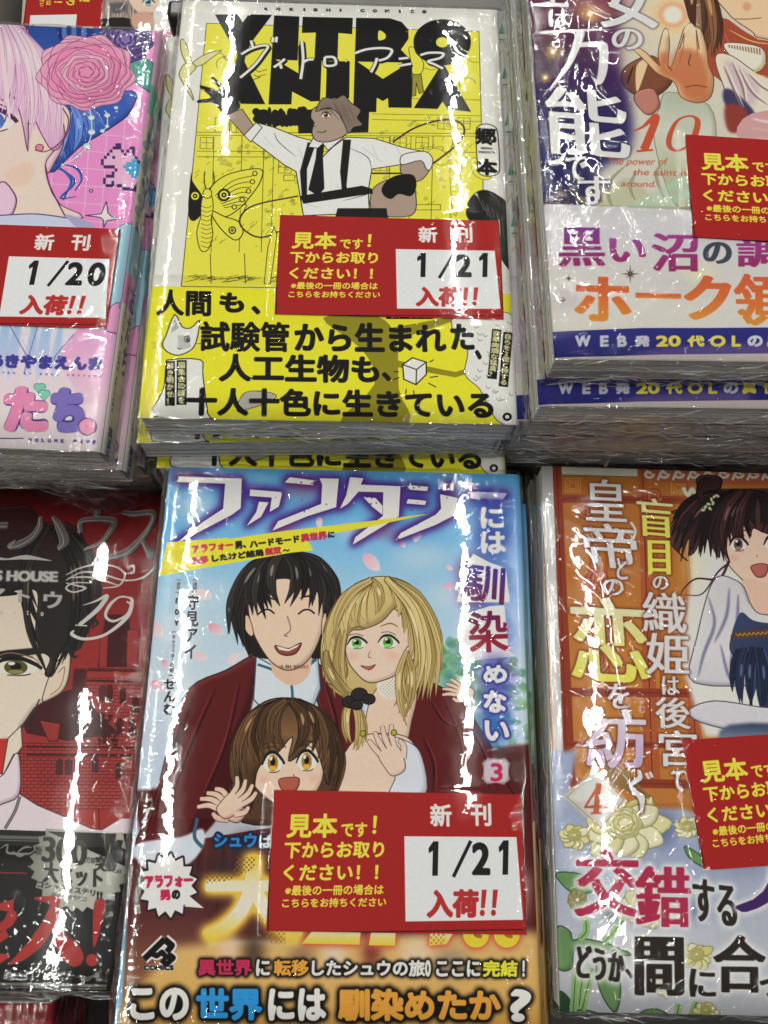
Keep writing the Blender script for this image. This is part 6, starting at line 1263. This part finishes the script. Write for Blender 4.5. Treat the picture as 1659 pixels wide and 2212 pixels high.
# --- A: yellow volume, upper middle
cvA, mA = C_(art_A); n = 8; pitch = POSE['A'][2]/n; T = pitch*1000-.9
fp = card_at('A', '21', (-.0065, .1687, .083), 'red sample card marked 1/21 on the yellow and white volume')
rng = R_(11); fm = film_map(111)
fm.field(60, (-62, -44, -40, 80), -5, 18, (1.5, 4.5)); fm.field(90, (-62, 50, -90, -46), 28, 14, (5, 26)); fm.field(26, (-62, -20, -90, -56), 62, 14, (6, 20)); fm.field(46, (0, 62, 70, 90), -36, 12, (2, 11)); fm.field(50, (34, 60, -40, 66), 80, 22, (1.5, 5), wig=.3)
fm.field(30, (-40, -10, -60, 10), -12, 14, (3, 14)); fm.field(20, (-60, 60, -88, 88), 20, 60, (2, 8)); fm.field(14, (38, 52, 2, 16), 70, 6, (4, 9), (.02, .035))
cr = rand_creases(rng, 46, (-60, 50, -90, -48), 28, 16, (6, 26), (.3, .7), (.04, .16)) + rand_creases(rng, 16, (-62, -20, -90, -60), 50, 12, (8, 22), (.3, .6), (.05, .15)) \
   + rand_creases(rng, 22, (-10, 60, 66, 90), -38, 14, (5, 16), (.3, .6), (.04, .14)) + rand_creases(rng, 12, (36, 62, -20, 20), 70, 20, (3, 9), (.3, .6), (.05, .14)) + rand_creases(rng, 14, (-60, 60, -88, 88), 20, 60, (3, 10), (.3, .6), (.02, .08))
A = make_book(cvA, mA, 128, 184, T, 'yellow and white comic volume with big black block title, topmost of its stack', POSE['A'], 'stack of yellow comic volumes', 11, 55.5, dict(creases=cr, fm=fm, card=fp, wav=.010))
stack(A, n, pitch, 'yellow and white comic volume under the sample copy, @ in its stack', {1: (-6.5, -2, .030), 2: (1, -7.6, -.006), 3: (-1, -6, 0)}, 1)
crinkle(A, 120, (-64, 46), -93.2, (-3, 12), 31); crinkle(A, 50, (-60, 40), -92.5, (-17, -2), 32)
# --- B: sky blue volume with three figures, lower middle
cvB, mB = C_(art_B); n = 6; pitch = POSE['B'][2]/n; T = pitch*1000-.9
fp = card_at('B', '21', (.0152, -.0308, .075), 'red sample card marked 1/21 on the sky blue volume with three figures')
rng = R_(12); fm = film_map(112)
fm.field(50, (-62, -38, 30, 88), -60, 18, (2, 6), wig=.2); fm.field(46, (-62, 62, 80, 90), -26, 14, (3, 16)); fm.field(90, (-62, 62, -90, -70), 42, 60, (4, 16)); fm.field(70, (42, 62, -10, 90), 55, 24, (1.5, 6)); fm.field(34, (-62, -50, -60, 40), 70, 14, (2, 6))
cr = rand_creases(rng, 26, (-62, -30, 40, 90), -62, 14, (4, 12), (.3, .6), (.04, .14)) + rand_creases(rng, 26, (-62, 60, 80, 90), -28, 12, (4, 18), (.3, .6), (.03, .12)) + rand_creases(rng, 30, (-60, 62, -90, -72), 40, 60, (6, 18), (.3, .6), (.03, .13)) + rand_creases(rng, 18, (45, 62, 30, 90), 60, 18, (4, 12), (.3, .6), (.04, .12)) + rand_creases(rng, 10, (-60, 60, -60, 80), 20, 60, (3, 8), (.3, .5), (.02, .06))
B = make_book(cvB, mB, 128, 182, T, 'sky blue comic volume showing three smiling figures, topmost of its stack', POSE['B'], 'stack of sky blue comic volumes', 12, 62, dict(creases=cr, fm=fm, card=fp, wav=.007))
stack(B, n, pitch, 'sky blue volume under the sample copy, @ in its stack', {1: (5.5, -6, .0), 2: (7, -3, -.012), 3: (9, -5, 0)}, 2)
# --- C: pink volume, upper left
cvC, mC = C_(art_C); n = 8; pitch = POSE['C'][2]/n; T = pitch*1000-.7
fp = card_at('C', '20', edge_pose((262, 496.6), (231, 712.8), POSE['C'][2], True), 'red sample card marked 1/20 on the pink volume')
rng = R_(13); fm = film_map(113)
fm.field(110, (0, 62, -90, -20), 44, 20, (2, 12)); fm.field(60, (34, 62, -40, 80), -64, 18, (2, 9)); fm.field(24, (-60, 60, 78, 90), 4, 12, (3, 12))
cr = rand_creases(rng, 40, (0, 62, -92, -30), 40, 18, (5, 18), (.3, .7), (.04, .16)) + rand_creases(rng, 16, (35, 62, -40, 90), -70, 14, (4, 14), (.3, .6), (.04, .14)) + rand_creases(rng, 12, (-60, 60, 60, 90), 5, 12, (4, 14), (.3, .6), (.03, .1))
C3 = make_book(cvC, mC, 128, 182, T, 'pink comic volume with large rose and pale haired figure, topmost of its stack', POSE['C'], 'stack of pink comic volumes', 13, None, dict(creases=cr, fm=fm, card=fp, wav=.011), r=3.6)
film_ear('film_flap', C3, (26, -92.2, -6), (66, -92.2, -10), (50, -100, -31), 5)
stack(C3, n, pitch, 'pink volume under the sample copy, @ in its stack', {1: (3.2, -1.2, .004), 2: (5, 6, 0), 3: (1, 8, .01), 4: (2, 10, 0), 5: (0, 10, 0), 6: (1, 11, 0), 7: (1, 10, 0)}, 3)
crinkle(C3, 110, (-20, 46), -92.0, (-5, 12), 33); crinkle(C3, 70, (-20, 52), -93.5, (-18, -3), 34, ang=.4)
# --- D: violet and white volume, upper right
cvD, mD = C_(art_D, 1.12); art_D_cache['c'] = cvD; n = 10; pitch = POSE['D'][2]/n; T = pitch*1000-.9
fp = card_at('D', '21', edge_pose((1478, 294), (1495, 514), POSE['D'][2]), 'red sample card on the violet and white volume, upper right')
rng = R_(14); fm = film_map(114, side=.06, h=(.015, .045))
fm.field(190, (-60, 2, -92, -30), 52, 14, (3, 16), (.015, .045)); fm.field(150, (-58, -20, -20, 90), 4, 14, (1.5, 7), (.015, .04)); fm.field(90, (-60, 62, -91, -74), 16, 22, (4, 22), (.015, .045)); fm.field(60, (-63, -52, -90, 80), 88, 8, (4, 26)); fm.field(20, (0, 60, -60, 60), -30, 30, (3, 10), wig=.4)
for q in ((-42, 78, -.55, 26), (-40, 62, -.5, 24), (-30, 60, .1, 22), (-44, 44, -1.2, 26), (-34, 34, .05, 26), (-40, 14, -1.15, 30), (-34, -4, .1, 16), (-38, -24, -1.3, 34), (-24, -52, -.5, 34), (-32, -72, .8, 22), (-52, -40, -1.2, 40), (26, 22, -.45, 60), (30, 16, -.42, 60), (-50, 30, 1.5, 70)): fm.crease(*q, .07, 5, bend=.06)
big = [(-42, 70, -.6, 26, 1.8, .7), (-40, 52, -.75, 24, 1.5, .5), (-33, 30, .25, 20, 2.6, .6), (-38, 10, -1.1, 26, 1.4, .4), (-32, -8, .1, 20, 1.8, .45), (-36, -34, -1.2, 36, 1.2, .35), (-22, -52, -.6, 34, 1.0, .32), (-30, -70, .7, 24, .9, .3), (20, 8, -.42, 60, .9, .3), (-40, -62, -.9, 40, .8, .25), (-46, 40, 1.45, 60, 1.0, .25), (6, -70, .1, 50, .8, .2)]
cr = big + rand_creases(rng, 70, (-58, 0, -92, -20), 52, 16, (5, 20), (.3, .7), (.05, .2)) + rand_creases(rng, 40, (-55, -20, -20, 90), 5, 20, (3, 9), (.3, .6), (.05, .16)) + rand_creases(rng, 30, (-60, 60, -91, -74), 15, 20, (5, 20), (.3, .7), (.05, .2))
D = make_book(cvD, mD, 128, 182, T, 'violet and white comic volume numbered 10 in crinkled film, topmost of its stack', POSE['D'], 'stack of violet and white comic volumes', 14, 57, dict(creases=cr, fm=fm, card=fp, wav=.07, skirt=.75, rim=1.8), r=2)
Dv = make_book(art_Dv(), print_mat('printed_cover', art_Dv().image('printed_sheet', 1.05)), 128, 182, T, 'violet and white volume under the sample copy, second from the top in its stack', POSE['D'], 'stack of violet and white comic volumes', 15, 57, dict(creases=cr, fm=fm, wav=.07, skirt=.75, rim=1.8, step=1.0), r=2)
film_ear('film_flap', D, (-50, -102, -4), (-8, -101.5, -4), (-34, -106, -40), 6); film_ear('film_flap', D, (0, -101.5, -16), (60, -101.5, -16), (30, -104, -44), 7); film_ear('film_flap', D, (-64, -101.5, -18), (-20, -101.5, -18), (-46, -103, -46), 8)
film_ear('film_flap', A, (-50, -93, -2), (-10, -93, -2), (-32, -100, -20), 9) if 0 else None
Dv.location = (D.location.x-.0015, D.location.y-.0095, D.location.z-pitch); 
rg = random.Random(4)
for k in range(2, n):
    c = copy_tree(Dv); dx, dy, da = {2: (-6, -8.5, .004), 3: (-5, -9, 0), 4: (-7, -8.6, .004), 5: (-5, -1, 0), 6: (-7, 0, 0), 7: (-6, 0, .006)}.get(k, (-5, 0, 0))
    c.location = (D.location.x+dx*MM, D.location.y+dy*MM, D.location.z-pitch*k); c.rotation_euler = (0, 0, D.rotation_euler.z+da)
    c['label'] = 'violet and white volume under the sample copy, @ in its stack'.replace('@', ORD[k])
crinkle(D, 130, (-64, 60), -92.2, (-3, 13), 35, ang=.3); crinkle(D, 330, (-68, 60), -101.8, (-46, -2), 36, ang=.35, L=(2, 16)); crinkle(D, 60, (-90, 88), -64.8, (-30, 12), 37, axis='y')
# --- E: orange volume, lower right
cvE, mE = C_(art_E, 1.17); n = 6; pitch = POSE['E'][2]/n; T = pitch*1000-.9
fp = card_at('E', '21', edge_pose((1470, 1596), (1518, 1883), POSE['E'][2]), 'red sample card on the orange volume with the dark haired woman, lower right')
rng = R_(16); fm = film_map(116, side=.035)
fm.field(110, (-55, 0, 0, 90), -32, 8, (4, 22), (.012, .035)); fm.field(150, (-62, 14, -91, -6), 36, 10, (4, 26), (.012, .035)); fm.field(60, (-50, -30, -40, 40), 10, 30, (1.5, 5), (.015, .035)); fm.field(40, (-62, 30, -91, -60), 30, 40, (3, 10))
cr = rand_creases(rng, 50, (-55, -10, 20, 90), -32, 10, (6, 24), (.3, .6), (.04, .16)) + rand_creases(rng, 60, (-62, 10, -91, -10), 34, 12, (6, 26), (.3, .6), (.04, .15)) + [(-42, 48, -1.35, 60, 1.0, .22), (-36, 0, -1.5, 60, 1.0, .2)]
Ev = make_book(cvE, mE, 128, 182, T, 'orange comic volume numbered 4 with dark haired woman, topmost of its stack', POSE['E'], 'stack of orange comic volumes', 16, 62, dict(creases=cr, fm=fm, card=fp, wav=.013, rim=1.3), r=2)
stack(Ev, n, pitch, 'orange volume under the sample copy, @ in its stack', {1: (-1.5, -1, .0), 2: (-4, -5, 0), 3: (-6, -7, .006), 4: (-5, -4, 0)}, 5)
crinkle(Ev, 70, (-64, 60), -92.2, (2, 12), 38); crinkle(Ev, 50, (-90, 88), -64.8, (-20, 10), 39, axis='y')
# --- G: dark red volume, lower left
cvG, mG = C_(art_G, rough=.34); n = 4; pitch = POSE['G'][2]/n; T = pitch*1000-.9
rng = R_(17); fm = film_map(117)
fm.field(170, (-10, 52, -90, -50), 60, 60, (1, 3), (.006, .018)); fm.field(40, (48, 62, -80, 80), 84, 12, (3, 12)); fm.field(30, (-40, 50, -91, -84), 4, 14, (5, 20))
cr = rand_creases(rng, 90, (-10, 50, -90, -58), 60, 40, (2, 6), (.3, .6), (.04, .14)) + rand_creases(rng, 10, (50, 62, -60, 80), 80, 14, (5, 16), (.3, .6), (.03, .1)) + [(20, -88, .1, 40, 1.6, .5)]
G = make_book(cvG, mG, 128, 182, T, 'dark red comic volume numbered 19 with black band and silver burst, topmost', POSE['G'], 'stack of dark red comic volumes', 17, 46, dict(creases=cr, fm=fm, wav=.005), r=2)
stack(G, n, pitch, 'dark red volume with black band, @ in the lower left stack', {1: (0, 1, 0)}, 6)
crinkle(G, 90, (-20, 62), -92.2, (0, 12), 40)
# --- H: red volume at the bottom left corner
cvH, mH = C_(art_H); ph = (-.1560, -.1880, .0435, .075); POSE['H'] = ph; n = 3; T = ph[2]*1000/n-.9
rng = R_(18); fm = film_map(118)
fm.field(160, (-20, 64, 50, 91), 30, 50, (3, 14), (.015, .045))
cr = rand_creases(rng, 60, (-20, 64, 60, 91), 30, 40, (4, 16), (.3, .7), (.06, .2))
Hb = make_book(cvH, mH, 128, 182, T, 'dark red volume with diamond pattern and grey clock, bottom left corner', ph, 'stack of diamond patterned volumes', 18, None, dict(creases=cr, fm=fm, wav=.03, rim=1.6), r=2)
stack(Hb, n, ph[2]/n, 'diamond patterned red volume, @ in its stack', {}, 7)
# --- F: far volume at the top left
cvF, mF = C_(art_F); n = 2; T = POSE_F[2]*1000/n-.9
rng = R_(19); fm = film_map(119)
fm.field(60, (-62, 62, -60, 60), 80, 40, (4, 14))
fp = card_at('F', '21', (-.1985, .3665, POSE_F[3]-math.pi/2), 'red sample card lying sideways on the pale volume, top left corner')
cr = rand_creases(rng, 16, (20, 62, -60, 40), 80, 30, (6, 20), (.5, 1), (.05, .2))
Fb = make_book(cvF, mF, 128, 182, T, 'pale comic volume with painted fair hair and white margin, top left corner', POSE_F, 'stack of pale comic volumes', 19, None, dict(creases=cr, fm=fm, card=fp, wav=.05), r=2)
stack(Fb, n, POSE_F[2]/n, 'pale volume with fair hair, @ in its stack', {}, 8)
# --- black plastic riser behind the yellow stack
t = link('shelf_divider', box_mesh('shelf_divider', -.115, 0, 0, .115, .010, .085, M_PLASTIC, .002), None, label='glossy black plastic divider strip behind the yellow stack', category='divider')
t.location = (-.005, .318, 0); t.rotation_euler = (0, 0, .085)
